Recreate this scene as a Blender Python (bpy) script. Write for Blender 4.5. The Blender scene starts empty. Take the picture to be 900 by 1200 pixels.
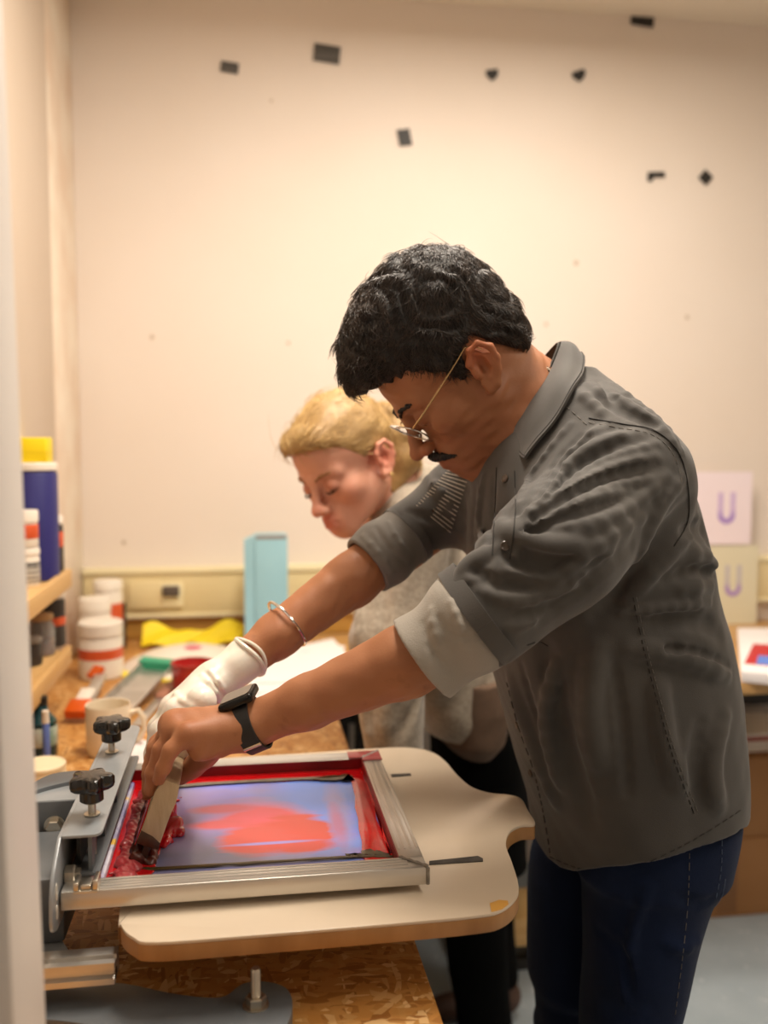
import bpy, bmesh, math, random
import numpy as np
from mathutils import Vector, Matrix
random.seed(7); rng = np.random.default_rng(7)
SC = bpy.context.scene
COL = SC.collection
# ------------------------------------------------------------------ camera
CAM_H = 1.33; FPX = 1080.0; YAW = math.radians(8.6); PITCH = math.atan(80/1080)
cam = bpy.data.cameras.new('camera'); camo = bpy.data.objects.new('camera', cam); COL.objects.link(camo)
camo.location = (0, 0, CAM_H)
camo.rotation_euler = (math.pi/2 - PITCH, 0, -YAW)
cam.sensor_fit = 'HORIZONTAL'; cam.sensor_width = 36; cam.lens = 36*FPX/900
cam.clip_start = .02
cam.dof.use_dof = True; cam.dof.focus_distance = 1.06; cam.dof.aperture_fstop = 3.5
SC.camera = camo
# ------------------------------------------------------------------ view and world
SC.view_settings.view_transform = 'Standard'; SC.view_settings.look = 'None'
SC.view_settings.gamma = 1; SC.view_settings.use_curve_mapping = False
SC.view_settings.exposure = 0.58
w = bpy.data.worlds.new('world'); SC.world = w; w.use_nodes = True
w.node_tree.nodes['Background'].inputs[0].default_value = (1, .86, .7, 1)
w.node_tree.nodes['Background'].inputs[1].default_value = .12
# ------------------------------------------------------------------ lamps of the room and an added fill (their fittings come with the ceiling)
def area(name, loc, size, energy, color, rot=(0, 0, 0)):
    l = bpy.data.lights.new(name, 'AREA'); l.shape = 'RECTANGLE'; l.size, l.size_y = size; l.energy = energy; l.color = color
    o = bpy.data.objects.new(name, l); o.location = loc; o.rotation_euler = rot; COL.objects.link(o); return o
WARM = (1, .90, .775)
LAMPS = [(.80, 1.88, 2.55, .9, .22, 8.5), (.22, 1.30, 2.55, .25, .7, 17), (1.5, .3, 2.55, .3, 1.0, 9)]  # the last one is a fill added to brighten the foreground
for lx, ly, lz, sx, sy, en in LAMPS:
    area('ceiling_light_bulb', (lx, ly, lz-.012), (sx, sy), en, WARM)
# ------------------------------------------------------------------ pixel rays of the 900x1200 frame
_F = np.array([math.sin(YAW)*math.cos(PITCH), math.cos(YAW)*math.cos(PITCH), -math.sin(PITCH)])
_R = np.array([math.cos(YAW), -math.sin(YAW), 0.0]); _U = np.cross(_R, _F); _O = np.array([0, 0, CAM_H])
def ray(px, py):
    d = _F + _R*(px-450)/FPX + _U*(600-py)/FPX
    return d/np.linalg.norm(d)
def P(px, py, Y=None, Z=None, X=None):
    d = ray(px, py)
    t = Y/d[1] if Y is not None else (Z-CAM_H)/d[2] if Z is not None else X/d[0]
    return _O + d*t
# ------------------------------------------------------------------ tagging
def tag(o, label=None, cat=None, group=None, kind=None):
    if label: o['label'] = label
    if cat: o['category'] = cat
    if group: o['group'] = group
    if kind: o['kind'] = kind
    return o
def empty(name, loc=(0, 0, 0), rz=0, **k):
    o = bpy.data.objects.new(name, None); o.location = Vector([float(v) for v in loc]); o.rotation_euler.z = rz
    o.empty_display_size = .05; COL.objects.link(o); return tag(o, **k)
def link(name, me, mat=None, parent=None, smooth=True, **k):
    o = bpy.data.objects.new(name, me); COL.objects.link(o)
    if mat: me.materials.append(mat)
    if smooth: me.shade_smooth()
    if parent is not None:
        o.parent = parent
        if parent.type == 'EMPTY' or parent.parent is None or True:
            o.matrix_parent_inverse = parent_world(parent).inverted()
    return tag(o, **k)
def parent_world(o):
    m = Matrix.LocRotScale(o.location, o.rotation_euler, o.scale)
    if o.parent is not None: m = parent_world(o.parent) @ o.matrix_parent_inverse @ m
    return m
def copy_tree(o, parent=None):
    c = o.copy(); COL.objects.link(c)
    if parent is not None: c.parent = parent
    for ch in list(o.children): copy_tree(ch, c)
    return c
# ------------------------------------------------------------------ mesh helpers (all in world coordinates)
class G:
    """a bmesh collecting shapes for ONE mesh object"""
    def __init__(s): s.v = []; s.f = []
    def add(s, v, f):
        n = len(s.v); s.v += [tuple(float(c) for c in p) for p in v]; s.f += [tuple(i+n for i in q) for q in f]; return s
    def box(s, lo, hi, bev=0.0, rot=None, seg=2):
        lo = np.array(lo, float); hi = np.array(hi, float); c = (lo+hi)/2; h = (hi-lo)/2
        bm = bmesh.new(); bmesh.ops.create_cube(bm, size=2, matrix=Matrix.Diagonal((*h, 1)))
        if bev > 0: bmesh.ops.bevel(bm, geom=bm.edges[:], offset=bev, segments=seg, profile=.5, affect='EDGES')
        M = Matrix.Translation(c) @ (rot.to_4x4() if rot is not None else Matrix.Identity(4))
        s.bm(bm, M); return s
    def bm(s, bm, M=None):
        n = len(s.v); bm.verts.ensure_lookup_table(); bm.verts.index_update()
        for v in bm.verts:
            co = M @ v.co if M is not None else v.co
            s.v.append(tuple(co))
        for f in bm.faces: s.f.append(tuple(v.index+n for v in f.verts))
        bm.free()
    def lathe(s, base, prof, seg=32, axis=(0, 0, 1), lobes=0, lobe=0.0, close=True, lo_at=None):
        ax = Vector(axis).normalized(); q = Vector((0, 0, 1)).rotation_difference(ax); n = len(s.v)
        for r, h in prof:
            for i in range(seg):
                a = 2*math.pi*i/seg
                rr = r*(1 + (lobe*math.cos(lobes*a) if lobes and (lo_at is None or lo_at(h)) else 0))
                s.v.append(tuple(Vector([float(c) for c in base]) + q @ Vector((rr*math.cos(a), rr*math.sin(a), h))))
        for j in range(len(prof)-1):
            for i in range(seg):
                a = n+j*seg+i; b = n+j*seg+(i+1) % seg
                s.f.append((a, b, b+seg, a+seg))
        if close:
            s.f.append(tuple(n+i for i in range(seg))[::-1]); m = n+(len(prof)-1)*seg
            s.f.append(tuple(m+i for i in range(seg)))
        return s
    def tube(s, pts, rad, seg=8, closed=False, cap=True):
        pts = [np.array(p, float) for p in pts]; n0 = len(s.v); N = len(pts)
        rad = rad if hasattr(rad, '__len__') else [rad]*N
        up = None
        for i, p in enumerate(pts):
            a = pts[(i-1) % N] if (closed or i > 0) else p; b = pts[(i+1) % N] if (closed or i < N-1) else p
            t = b-a; t /= (np.linalg.norm(t)+1e-12)
            if up is None:
                up = np.array([0, 0, 1.]) if abs(t[2]) < .9 else np.array([1., 0, 0])
            up = up - t*np.dot(up, t); up /= (np.linalg.norm(up)+1e-12); sd = np.cross(t, up)
            for k in range(seg):
                an = 2*math.pi*k/seg; s.v.append(tuple(p + rad[i]*(math.cos(an)*up+math.sin(an)*sd)))
        for i in range(N if closed else N-1):
            for k in range(seg):
                a = n0+i*seg+k; b = n0+i*seg+(k+1) % seg; c = n0+((i+1) % N)*seg+(k+1) % seg; d = n0+((i+1) % N)*seg+k
                s.f.append((a, d, c, b))
        if cap and not closed:
            s.f.append(tuple(n0+k for k in range(seg))); s.f.append(tuple(n0+(N-1)*seg+k for k in range(seg))[::-1])
        return s
    def prism(s, outline, z0, z1, bev=0.0, axis='z'):
        """closed outline (a list of 2-D points) raised from z0 to z1; axis x: outline is (y, z)"""
        bm = bmesh.new(); vs = [bm.verts.new((p[0], p[1], z0)) for p in outline]
        f = bm.faces.new(vs)
        if f.normal.z > 0 or (f.normal_update() or f.normal.z > 0): f.normal_flip()
        r = bmesh.ops.extrude_face_region(bm, geom=[f])
        bmesh.ops.translate(bm, vec=(0, 0, z1-z0), verts=[g for g in r['geom'] if isinstance(g, bmesh.types.BMVert)])
        bmesh.ops.recalc_face_normals(bm, faces=bm.faces[:])
        if bev:
            ed = [e for e in bm.edges if abs(e.verts[0].co.z-e.verts[1].co.z) < 1e-6]
            bmesh.ops.bevel(bm, geom=ed, offset=bev, segments=2, profile=.5, affect='EDGES')
        M = None
        if axis == 'x': M = Matrix(((0, 0, 1, 0), (1, 0, 0, 0), (0, 1, 0, 0), (0, 0, 0, 1)))
        if axis == 'y': M = Matrix(((1, 0, 0, 0), (0, 0, 1, 0), (0, 1, 0, 0), (0, 0, 0, 1)))
        s.bm(bm, M); return s
    def sheet(s, fn, nu, nv, th=0.0):
        """surface fn(u,v) with thickness th along its normal"""
        g = np.array([[fn(i/(nu-1), j/(nv-1)) for j in range(nv)] for i in range(nu)])
        du = np.gradient(g, axis=0); dv = np.gradient(g, axis=1); nn = np.cross(du, dv)
        nn /= np.linalg.norm(nn, axis=2, keepdims=True)+1e-12
        n = len(s.v); id = lambda i, j, k: n + k*nu*nv + i*nv + j
        s.v += [tuple(p) for p in (g+nn*th/2).reshape(-1, 3)] + [tuple(p) for p in (g-nn*th/2).reshape(-1, 3)]
        for i in range(nu-1):
            for j in range(nv-1):
                s.f.append((id(i, j, 0), id(i+1, j, 0), id(i+1, j+1, 0), id(i, j+1, 0)))
                s.f.append((id(i, j, 1), id(i, j+1, 1), id(i+1, j+1, 1), id(i+1, j, 1)))
        for i in range(nu-1):
            s.f.append((id(i, 0, 0), id(i, 0, 1), id(i+1, 0, 1), id(i+1, 0, 0)))
            s.f.append((id(i, nv-1, 0), id(i+1, nv-1, 0), id(i+1, nv-1, 1), id(i, nv-1, 1)))
        for j in range(nv-1):
            s.f.append((id(0, j, 0), id(0, j+1, 0), id(0, j+1, 1), id(0, j, 1)))
            s.f.append((id(nu-1, j, 0), id(nu-1, j, 1), id(nu-1, j+1, 1), id(nu-1, j+1, 0)))
        return s
    def hexa(s, base, r, h, axis=(0, 0, 1), ch=.12):
        return s.lathe(base, [(r*(1-ch), 0), (r, h*ch), (r, h*(1-ch)), (r*(1-ch), h)], seg=6, axis=axis)
    def make(s, name, mat, parent=None, smooth=None, auto=35, **k):
        me = bpy.data.meshes.new(name); me.from_pydata(s.v, [], s.f); me.validate()
        if smooth is False: return link(name, me, mat, parent, False, **k)
        o = link(name, me, mat, parent, True, **k)
        try: me.set_sharp_from_angle(angle=math.radians(auto))
        except Exception: pass
        return o
def rounded(poly, r, n=6):
    """round the corners of a 2-D polygon; r may be a list"""
    out = []; N = len(poly); rr = r if hasattr(r, '__len__') else [r]*N
    for i in range(N):
        p = np.array(poly[i], float); a = np.array(poly[i-1], float)-p; b = np.array(poly[(i+1) % N], float)-p
        la, lb = np.linalg.norm(a), np.linalg.norm(b); q = min(rr[i], la*.49, lb*.49)
        if q <= 1e-6: out.append(tuple(p)); continue
        A = p+a/la*q; B = p+b/lb*q
        for k in range(n+1):
            t = k/n; out.append(tuple((1-t)**2*A+2*t*(1-t)*p+t*t*B))
    return out
def smooth_poly(pts, n=6):
    """closed Catmull-Rom through the points"""
    out = []; N = len(pts); pts = [np.array(p, float) for p in pts]
    for i in range(N):
        a, b, c, d = pts[i-1], pts[i], pts[(i+1) % N], pts[(i+2) % N]
        for k in range(n):
            t = k/n; out.append(.5*((2*b)+(c-a)*t+(2*a-5*b+4*c-d)*t*t+(3*b-a-3*c+d)*t**3))
    return out
def spline(pts, n=6):
    pts = [np.array(p, float) for p in pts]; out = []
    for i in range(len(pts)-1):
        a, b, c, d = pts[max(i-1, 0)], pts[i], pts[i+1], pts[min(i+2, len(pts)-1)]
        for k in range(n):
            t = k/n; out.append(.5*((2*b)+(c-a)*t+(2*a-5*b+4*c-d)*t*t+(3*b-a-3*c+d)*t**3))
    out.append(pts[-1]); return out
# ------------------------------------------------------------------ materials
def lin(c):
    if isinstance(c, str): c = tuple(int(c[i:i+2], 16)/255 for i in (0, 2, 4))
    return tuple(x/12.92 if x <= .04045 else ((x+.055)/1.055)**2.4 for x in c[:3])
MC = {}
def mat(name, c, rough=.5, metal=0.0, c2=None, nscale=20, namt=.5, bump=0.0, bscale=None, stretch=(1, 1, 1), sss=0.0, spec=.5, coat=0.0, detail=4, extra=None, attr=None, sheen=0, aniso=0):
    if name in MC: return MC[name]
    m = bpy.data.materials.new(name); m.use_nodes = True; nt = m.node_tree; N = nt.nodes; L = nt.links
    b = N['Principled BSDF']; c = lin(c)
    b.inputs['Base Color'].default_value = (*c, 1); b.inputs['Roughness'].default_value = rough; b.inputs['Metallic'].default_value = metal
    b.inputs['Specular IOR Level'].default_value = spec; b.inputs['Coat Weight'].default_value = coat
    b.inputs['Sheen Weight'].default_value = sheen; b.inputs['Sheen Roughness'].default_value = .5; b.inputs['Anisotropic'].default_value = aniso
    if sss: b.inputs['Subsurface Weight'].default_value = sss; b.inputs['Subsurface Radius'].default_value = (.012, .005, .003); b.inputs['Subsurface Scale'].default_value = 1.0
    tc = N.new('ShaderNodeTexCoord'); mp = N.new('ShaderNodeMapping'); mp.inputs['Scale'].default_value = stretch
    L.new(tc.outputs['Object'], mp.inputs['Vector'])
    last = None
    if c2 is not None:
        n = N.new('ShaderNodeTexNoise'); n.inputs['Scale'].default_value = nscale; n.inputs['Detail'].default_value = detail
        r = N.new('ShaderNodeValToRGB'); r.color_ramp.elements[0].position = .5-namt*.5; r.color_ramp.elements[1].position = .5+namt*.5
        r.color_ramp.elements[0].color = (*lin(c2), 1); r.color_ramp.elements[1].color = (*c, 1)
        L.new(mp.outputs[0], n.inputs['Vector']); L.new(n.outputs[0], r.inputs[0]); last = r.outputs[0]
    if attr:
        a = N.new('ShaderNodeAttribute'); a.attribute_name = attr
        mx = N.new('ShaderNodeMix'); mx.data_type = 'RGBA'; mx.blend_type = 'MULTIPLY'; mx.inputs[0].default_value = 1
        if last is not None: L.new(last, mx.inputs[6])
        else: mx.inputs[6].default_value = (*c, 1)
        L.new(a.outputs['Color'], mx.inputs[7]); last = mx.outputs[2]
    if extra: last = extra(nt, tc, last, c) or last
    if last is not None: L.new(last, b.inputs['Base Color'])
    if bump:
        n = N.new('ShaderNodeTexNoise'); n.inputs['Scale'].default_value = bscale or nscale*3; n.inputs['Detail'].default_value = 5
        bp = N.new('ShaderNodeBump'); bp.inputs['Strength'].default_value = bump; bp.inputs['Distance'].default_value = .002
        L.new(mp.outputs[0], n.inputs['Vector']); L.new(n.outputs[0], bp.inputs['Height']); L.new(bp.outputs[0], b.inputs['Normal'])
    MC[name] = m; return m
def osb(name, base='C08A4A'):
    """oriented strand board: overlapping flakes by two rotated voronoi layers"""
    m = bpy.data.materials.new(name); m.use_nodes = True; nt = m.node_tree; N = nt.nodes; L = nt.links; b = N['Principled BSDF']
    tc = N.new('ShaderNodeTexCoord'); nz = N.new('ShaderNodeTexNoise'); nz.inputs['Scale'].default_value = 9; nz.inputs['Detail'].default_value = 3
    prev = None; hgt = None
    for k, (ang, sc, st) in enumerate(((.5, 34, 4.2), (-.8, 40, 3.6), (1.5, 30, 4.6), (.1, 50, 3.4))):
        m0 = N.new('ShaderNodeMapping'); m0.inputs['Rotation'].default_value = (0, 0, ang); L.new(tc.outputs['Object'], m0.inputs['Vector'])
        mp = N.new('ShaderNodeMapping'); mp.inputs['Scale'].default_value = (1, st, 1); L.new(m0.outputs[0], mp.inputs['Vector'])
        ad = N.new('ShaderNodeMix'); ad.data_type = 'VECTOR'; ad.inputs[0].default_value = .06
        L.new(mp.outputs[0], ad.inputs[4]); L.new(nz.outputs['Color'], ad.inputs[5])
        vo = N.new('ShaderNodeTexVoronoi'); vo.inputs['Scale'].default_value = sc; vo.feature = 'F1'; L.new(ad.outputs[1], vo.inputs['Vector'])
        sp = N.new('ShaderNodeSeparateColor'); L.new(vo.outputs['Color'], sp.inputs[0])
        r = N.new('ShaderNodeValToRGB'); e = r.color_ramp.elements
        e[0].position = 0; e[0].color = (*lin('A06628'), 1); e[1].position = 1; e[1].color = (*lin('EBC084'), 1)
        x = e.new(.35); x.color = (*lin('C68A42'), 1); x = e.new(.75); x.color = (*lin(base), 1)
        L.new(sp.outputs[0], r.inputs[0])
        if prev is None: prev = r.outputs[0]; hgt = sp.outputs[1]
        else:
            th = N.new('ShaderNodeMath'); th.operation = 'GREATER_THAN'; th.inputs[1].default_value = .5; L.new(sp.outputs[2], th.inputs[0])
            mx = N.new('ShaderNodeMix'); mx.data_type = 'RGBA'; L.new(th.outputs[0], mx.inputs[0]); L.new(prev, mx.inputs[6]); L.new(r.outputs[0], mx.inputs[7]); prev = mx.outputs[2]
            mh = N.new('ShaderNodeMix'); mh.data_type = 'FLOAT'; L.new(th.outputs[0], mh.inputs[0]); L.new(hgt, mh.inputs[2]); L.new(sp.outputs[1], mh.inputs[3]); hgt = mh.outputs[0]
    L.new(prev, b.inputs['Base Color']); b.inputs['Roughness'].default_value = .55
    bp = N.new('ShaderNodeBump'); bp.inputs['Strength'].default_value = .35; bp.inputs['Distance'].default_value = .0015; L.new(hgt, bp.inputs['Height']); L.new(bp.outputs[0], b.inputs['Normal'])
    return m
# ------------------------------------------------------------------ signed-distance modelling and a sparse surface-nets mesher
f32 = np.float32
def V3(p): return np.array(p, dtype=f32)
def unit(v): v = np.array(v, float); return v/(np.linalg.norm(v)+1e-12)
def _cone(a, b, ra, rb):
    a = V3(a); b = V3(b); ba = b-a; l2 = float(ba@ba)+1e-12
    def f(p):
        pa = p-a; h = np.clip((pa@ba)/l2, 0, 1); q = pa-h[..., None]*ba
        return np.sqrt((q*q).sum(-1))-(ra+(rb-ra)*h)
    return f
def _flat(a, b, ra, rb, side, s):
    """tapered limb whose section is s times as wide along `side`"""
    side = unit(side); side = V3(side); a0 = V3(a); b0 = V3(b)
    inv = f32(1/s-1)
    def tr(p): return p+(p@side)[..., None]*side*inv
    a1, b1 = tr(a0), tr(b0); g = _cone(a1, b1, ra, rb); m = min(1.0, s)
    return lambda p: g(tr(p))*m
def _ell(c, r, R=None):
    c = V3(c); r = V3(r); R = None if R is None else np.array(R, dtype=f32)
    def f(p):
        q = p-c
        if R is not None: q = q@R.T
        k0 = np.sqrt(((q/r)**2).sum(-1)); k1 = np.sqrt(((q/(r*r))**2).sum(-1))+1e-9
        return k0*(k0-1)/k1
    return f
def _loft(rows, n=2.3, zlo=None, zhi=None):
    """rows of (z, cx, cy, a, b): stacked super-ellipse sections"""
    rows = sorted(rows); A = np.array(rows, float); z = A[:, 0]
    zz = np.linspace(z[0], z[-1], 240); T = [np.interp(zz, z, A[:, i]) for i in range(1, 5)]
    ker = np.hanning(17); ker /= ker.sum()
    T = [np.convolve(np.pad(t, 8, mode='edge'), ker, 'valid') for t in T]
    lo = z[0] if zlo is None else zlo; hi = z[-1] if zhi is None else zhi
    def f(p):
        Z = p[..., 2]; cx, cy, a, b = (np.interp(Z, zz, t).astype(f32) for t in T)
        r = (np.abs((p[..., 0]-cx)/a)**n+np.abs((p[..., 1]-cy)/b)**n)**(1/n)
        d = (r-1)*np.minimum(a, b)
        return np.maximum(d, np.maximum(lo-Z, Z-hi))
    return f
def smin(a, b, k):
    if k <= 0: return np.minimum(a, b)
    h = np.maximum(k-np.abs(a-b), 0)/k; return np.minimum(a, b)-h*h*k*f32(.25)
class SDF:
    def __init__(s): s.p = []
    def add(s, f, k=.01): s.p.append(('u', f, k)); return s
    def sub(s, f, k=.004): s.p.append(('s', f, k)); return s
    def cut(s, f, k=.0): s.p.append(('i', f, k)); return s
    def disp(s, f, amp): s.p.append(('d', f, amp)); return s
    def cone(s, a, b, ra, rb=None, k=.01): return s.add(_cone(a, b, ra, ra if rb is None else rb), k)
    def ell(s, c, r, R=None, k=.01): return s.add(_ell(c, r, R), k)
    def chain(s, pts, rads, k=.01):
        for i in range(len(pts)-1): s.cone(pts[i], pts[i+1], rads[i], rads[i+1], k)
        return s
    def ev(s, p, use=None):
        d = np.full(p.shape[:-1], 9, dtype=f32)
        for i, (op, f, k) in enumerate(s.p):
            if use is not None and not use[i]: continue
            if op == 'u': d = smin(d, f(p), k)
            elif op == 's': d = -smin(-d, f(p), k)
            elif op == 'i': d = -smin(-d, -f(p), k)
            else: d = d+f(p)
        return d
    def mesh(s, lo, hi, h, relax=1, B=16):
        lo = np.array(lo, float); hi = np.array(hi, float); W = B*h
        nb = np.ceil((hi-lo)/W).astype(int)
        bi = np.stack(np.meshgrid(*[np.arange(n) for n in nb], indexing='ij'), -1).reshape(-1, 3)
        cen = (lo+(bi+.5)*W).astype(f32); R = W*.8661
        vals = []; d = np.full(len(cen), 9, dtype=f32)
        for op, f, k in s.p:
            v = f(cen)
            if op == 'u': d = smin(d, v, k)
            elif op == 's': d = -smin(-d, v, k)
            elif op == 'i': d = -smin(-d, -v, k)
            vals.append(v)
        act = np.nonzero(np.abs(d) < R*1.25+.006)[0]
        g = np.arange(B+1); off = (np.stack(np.meshgrid(g, g, g, indexing='ij'), -1)*h).astype(f32)
        D = np.empty((len(act), B+1, B+1, B+1), dtype=f32)
        for j, bidx in enumerate(act):
            use = []
            for i, (op, f, k) in enumerate(s.p):
                v = vals[i][bidx]
                if op in 'us': use.append(v < R*1.15+k+.006+(max(d[bidx], 0) if op == 'u' else 0))
                elif op == 'i': use.append(v > -(R*1.15+k+.006))
                else: use.append(True)
            D[j] = s.ev((lo+bi[bidx]*W).astype(f32)+off, use)
        S = D < 0; base = bi[act]*B
        keep = S.any((1, 2, 3)) & ~S.all((1, 2, 3)); D = D[keep]; S = S[keep]; base = base[keep]
        C = [(i, j, k) for i in (0, 1) for j in (0, 1) for k in (0, 1)]
        cnt = sum(S[:, i:i+B, j:j+B, k:k+B].astype(np.int8) for i, j, k in C)
        n, ci, cj, ck = np.nonzero((cnt > 0) & (cnt < 8))
        dv = np.stack([D[n, ci+i, cj+j, ck+k] for i, j, k in C], 1)
        acc = np.zeros((len(n), 3)); num = np.zeros(len(n)); Ca = np.array(C, float)
        for a in range(8):
            for b in range(a+1, 8):
                if np.abs(Ca[a]-Ca[b]).sum() != 1: continue
                m = (dv[:, a] < 0) != (dv[:, b] < 0); t = dv[:, a]/(dv[:, a]-dv[:, b]+1e-20)
                acc += np.where(m[:, None], Ca[a]+(Ca[b]-Ca[a])*t[:, None], 0); num += m
        cell = base[n]+np.stack([ci, cj, ck], 1)
        pos = lo+(cell+acc/np.maximum(num, 1)[:, None])*h
        M = 1 << 20; key = (cell[:, 0].astype(np.int64)*M+cell[:, 1])*M+cell[:, 2]
        o = np.argsort(key, kind='stable'); key = key[o]; pos = pos[o]
        uniq = np.concatenate([[True], key[1:] != key[:-1]]); key = key[uniq]; pos = pos[uniq]
        def look(c):
            kk = (c[:, 0].astype(np.int64)*M+c[:, 1])*M+c[:, 2]; i = np.searchsorted(key, kk); i = np.minimum(i, len(key)-1)
            return i, key[i] == kk
        quads = []
        for ax in range(3):
            e = [0, 0, 0]; e[ax] = 1
            s0 = S[:, :B, :B, :B]; s1 = S[:, e[0]:e[0]+B, e[1]:e[1]+B, e[2]:e[2]+B]
            n, i, j, k = np.nonzero(s0 != s1); c = base[n]+np.stack([i, j, k], 1)
            u = np.zeros(3, int); v = np.zeros(3, int); u[(ax+1) % 3] = 1; v[(ax+2) % 3] = 1
            q = []; ok = np.ones(len(n), bool)
            for dlt in (-u-v, -v, 0*u, -u):
                ii, m = look(c+dlt); q.append(ii); ok &= m
            q = np.stack(q, 1); flip = ~s0[n, i, j, k]
            q[flip] = q[flip][:, ::-1]; quads.append(q[ok])
        F = np.concatenate(quads)
        for _ in range(relax):
            acc = np.zeros_like(pos); num = np.zeros(len(pos))
            for a in range(4):
                x, y = F[:, a], F[:, (a+1) % 4]
                for c in range(3):
                    acc[:, c] += np.bincount(x, pos[y, c], len(pos))+np.bincount(y, pos[x, c], len(pos))
                num += np.bincount(x, minlength=len(pos))+np.bincount(y, minlength=len(pos))
            pos = pos*.5+.5*acc/np.maximum(num, 1)[:, None]
        s.V, s.Fc = pos, F
        return s
    def build(s, name, mat, parent=None, tint=None, **k):
        me = bpy.data.meshes.new(name); me.from_pydata(s.V, [], s.Fc)
        if tint is not None:
            ca = me.color_attributes.new('tint', 'FLOAT_COLOR', 'POINT'); c = np.ones((len(s.V), 4)); c[:, :3] = tint(s.V)
            ca.data.foreach_set('color', c.ravel())
        return link(name, me, mat, parent, True, **k)
    def hit(s, px, py, t0=.6, t1=2.6):
        """first point of the shape seen from the photograph's camera at that pixel"""
        d = ray(px, py); t = t0
        for _ in range(160):
            v = float(s.ev((_O+d*t)[None].astype(f32))[0])
            if v < .0006: return _O+d*t
            t += max(v*.7, .0008)
            if t > t1: return None
        return _O+d*t
    def normal(s, p):
        e = 1e-3; p = np.array(p, float)
        q = np.array([p+e*np.eye(3)[i] for i in range(3)]+[p-e*np.eye(3)[i] for i in range(3)], dtype=f32); v = s.ev(q)
        return unit([v[0]-v[3], v[1]-v[4], v[2]-v[5]])
def snoise(p, sc, seed=0):
    """cheap smooth noise from sums of sines, about -1..1"""
    r = np.random.default_rng(seed); out = 0
    for _ in range(5):
        w = (r.normal(size=3)*sc).astype(f32); out = out+np.sin(p@w+f32(r.uniform(0, 6.28)))
    return out/3.0
def ring(xl, xr, cy, b):
    """centre x and half-depth a of an ellipse (centre y cy, half-width b) whose outline falls at image columns xl, xr"""
    tl = math.atan((xl-450)/FPX)+YAW; tr = math.atan((xr-450)/FPX)+YAW
    cx, a = .4, .15
    for _ in range(60):
        rl = cy*math.sin(tl)+math.sqrt((a*math.cos(tl))**2+(b*math.sin(tl))**2)   # cx cos tl
        rr = cy*math.sin(tr)-math.sqrt((a*math.cos(tr))**2+(b*math.sin(tr))**2)
        x1 = rl/math.cos(tl); x2 = rr/math.cos(tr)
        cx = (x1+x2)/2; a += (x2-x1)*.5*.5*1.0; a = max(a, .02)
    return cx, a
# ------------------------------------------------------------------ materials of the place
def marks(cols, sc=3.0, thr=.72, soft=.03, amt=.6, seed=0.0):
    def fn(nt, tc, last, c):
        N = nt.nodes; L = nt.links
        mp = N.new('ShaderNodeMapping'); mp.inputs['Location'].default_value = (seed, seed*.7, seed*1.3); L.new(tc.outputs['Object'], mp.inputs[0])
        n = N.new('ShaderNodeTexNoise'); n.inputs['Scale'].default_value = sc; n.inputs['Detail'].default_value = 6; L.new(mp.outputs[0], n.inputs['Vector'])
        r = N.new('ShaderNodeValToRGB'); r.color_ramp.elements[0].position = thr-soft; r.color_ramp.elements[1].position = thr+soft
        r.color_ramp.elements[0].color = (0, 0, 0, 1); r.color_ramp.elements[1].color = (amt, amt, amt, 1); L.new(n.outputs[0], r.inputs[0])
        mx = N.new('ShaderNodeMix'); mx.data_type = 'RGBA'; L.new(r.outputs[0], mx.inputs[0])
        if last is not None: L.new(last, mx.inputs[6])
        else: mx.inputs[6].default_value = (*c, 1)
        mx.inputs[7].default_value = (*lin(cols), 1); return mx.outputs[2]
    return fn
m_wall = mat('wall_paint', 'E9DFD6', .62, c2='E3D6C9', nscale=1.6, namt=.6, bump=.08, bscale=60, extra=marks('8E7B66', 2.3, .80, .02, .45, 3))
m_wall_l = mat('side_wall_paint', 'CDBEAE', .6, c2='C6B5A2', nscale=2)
m_part = mat('partition_paint', 'DAD5D0', .45, c2='D3CDC8', nscale=3, bump=.05, bscale=40)
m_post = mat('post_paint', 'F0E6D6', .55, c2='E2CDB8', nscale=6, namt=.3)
m_floor = mat('floor_vinyl', 'B4C0C8', .45, c2='9AA7B0', nscale=7, namt=.7, extra=marks('E4E8EA', 30, .66, .02, .5))
m_ceil = mat('ceiling_paint', 'E6DFD2', .8)
m_osb = osb('osb_board', 'CB9450')
m_benchtop = osb('osb_bench_back', 'E0A85C')
m_ply = mat('pale_ply', 'E2BE84', .5, c2='C89A5A', nscale=9, stretch=(1, .15, 4), namt=.6, bump=.1)
m_golden = mat('golden_board', 'C79A4E', .5, c2='AD8038', nscale=6)
m_trunk = mat('trunking_plastic', 'E4D3A4', .4)
m_trunk_lid = mat('trunking_lid', 'F1E6BE', .35)
m_black = mat('black_metal', '16120F', .45)
m_tape = mat('black_tape', '2A2622', .5, c2='1C1917', nscale=90)
m_tape2 = mat('grey_tape', '5B5752', .45, c2='2E2A27', nscale=9, stretch=(.1, .1, 8), namt=.2)
m_card = mat('cardboard', 'A5774A', .75, c2='936539', nscale=4, bump=.1, bscale=80)
m_cardtape = mat('parcel_tape', '7E5631', .3)
m_white = mat('white_plastic', 'EFE8DC', .35, c2='E6DCCD', nscale=8)
m_paper = mat('white_paper', 'F4EFEB', .7)
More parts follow.
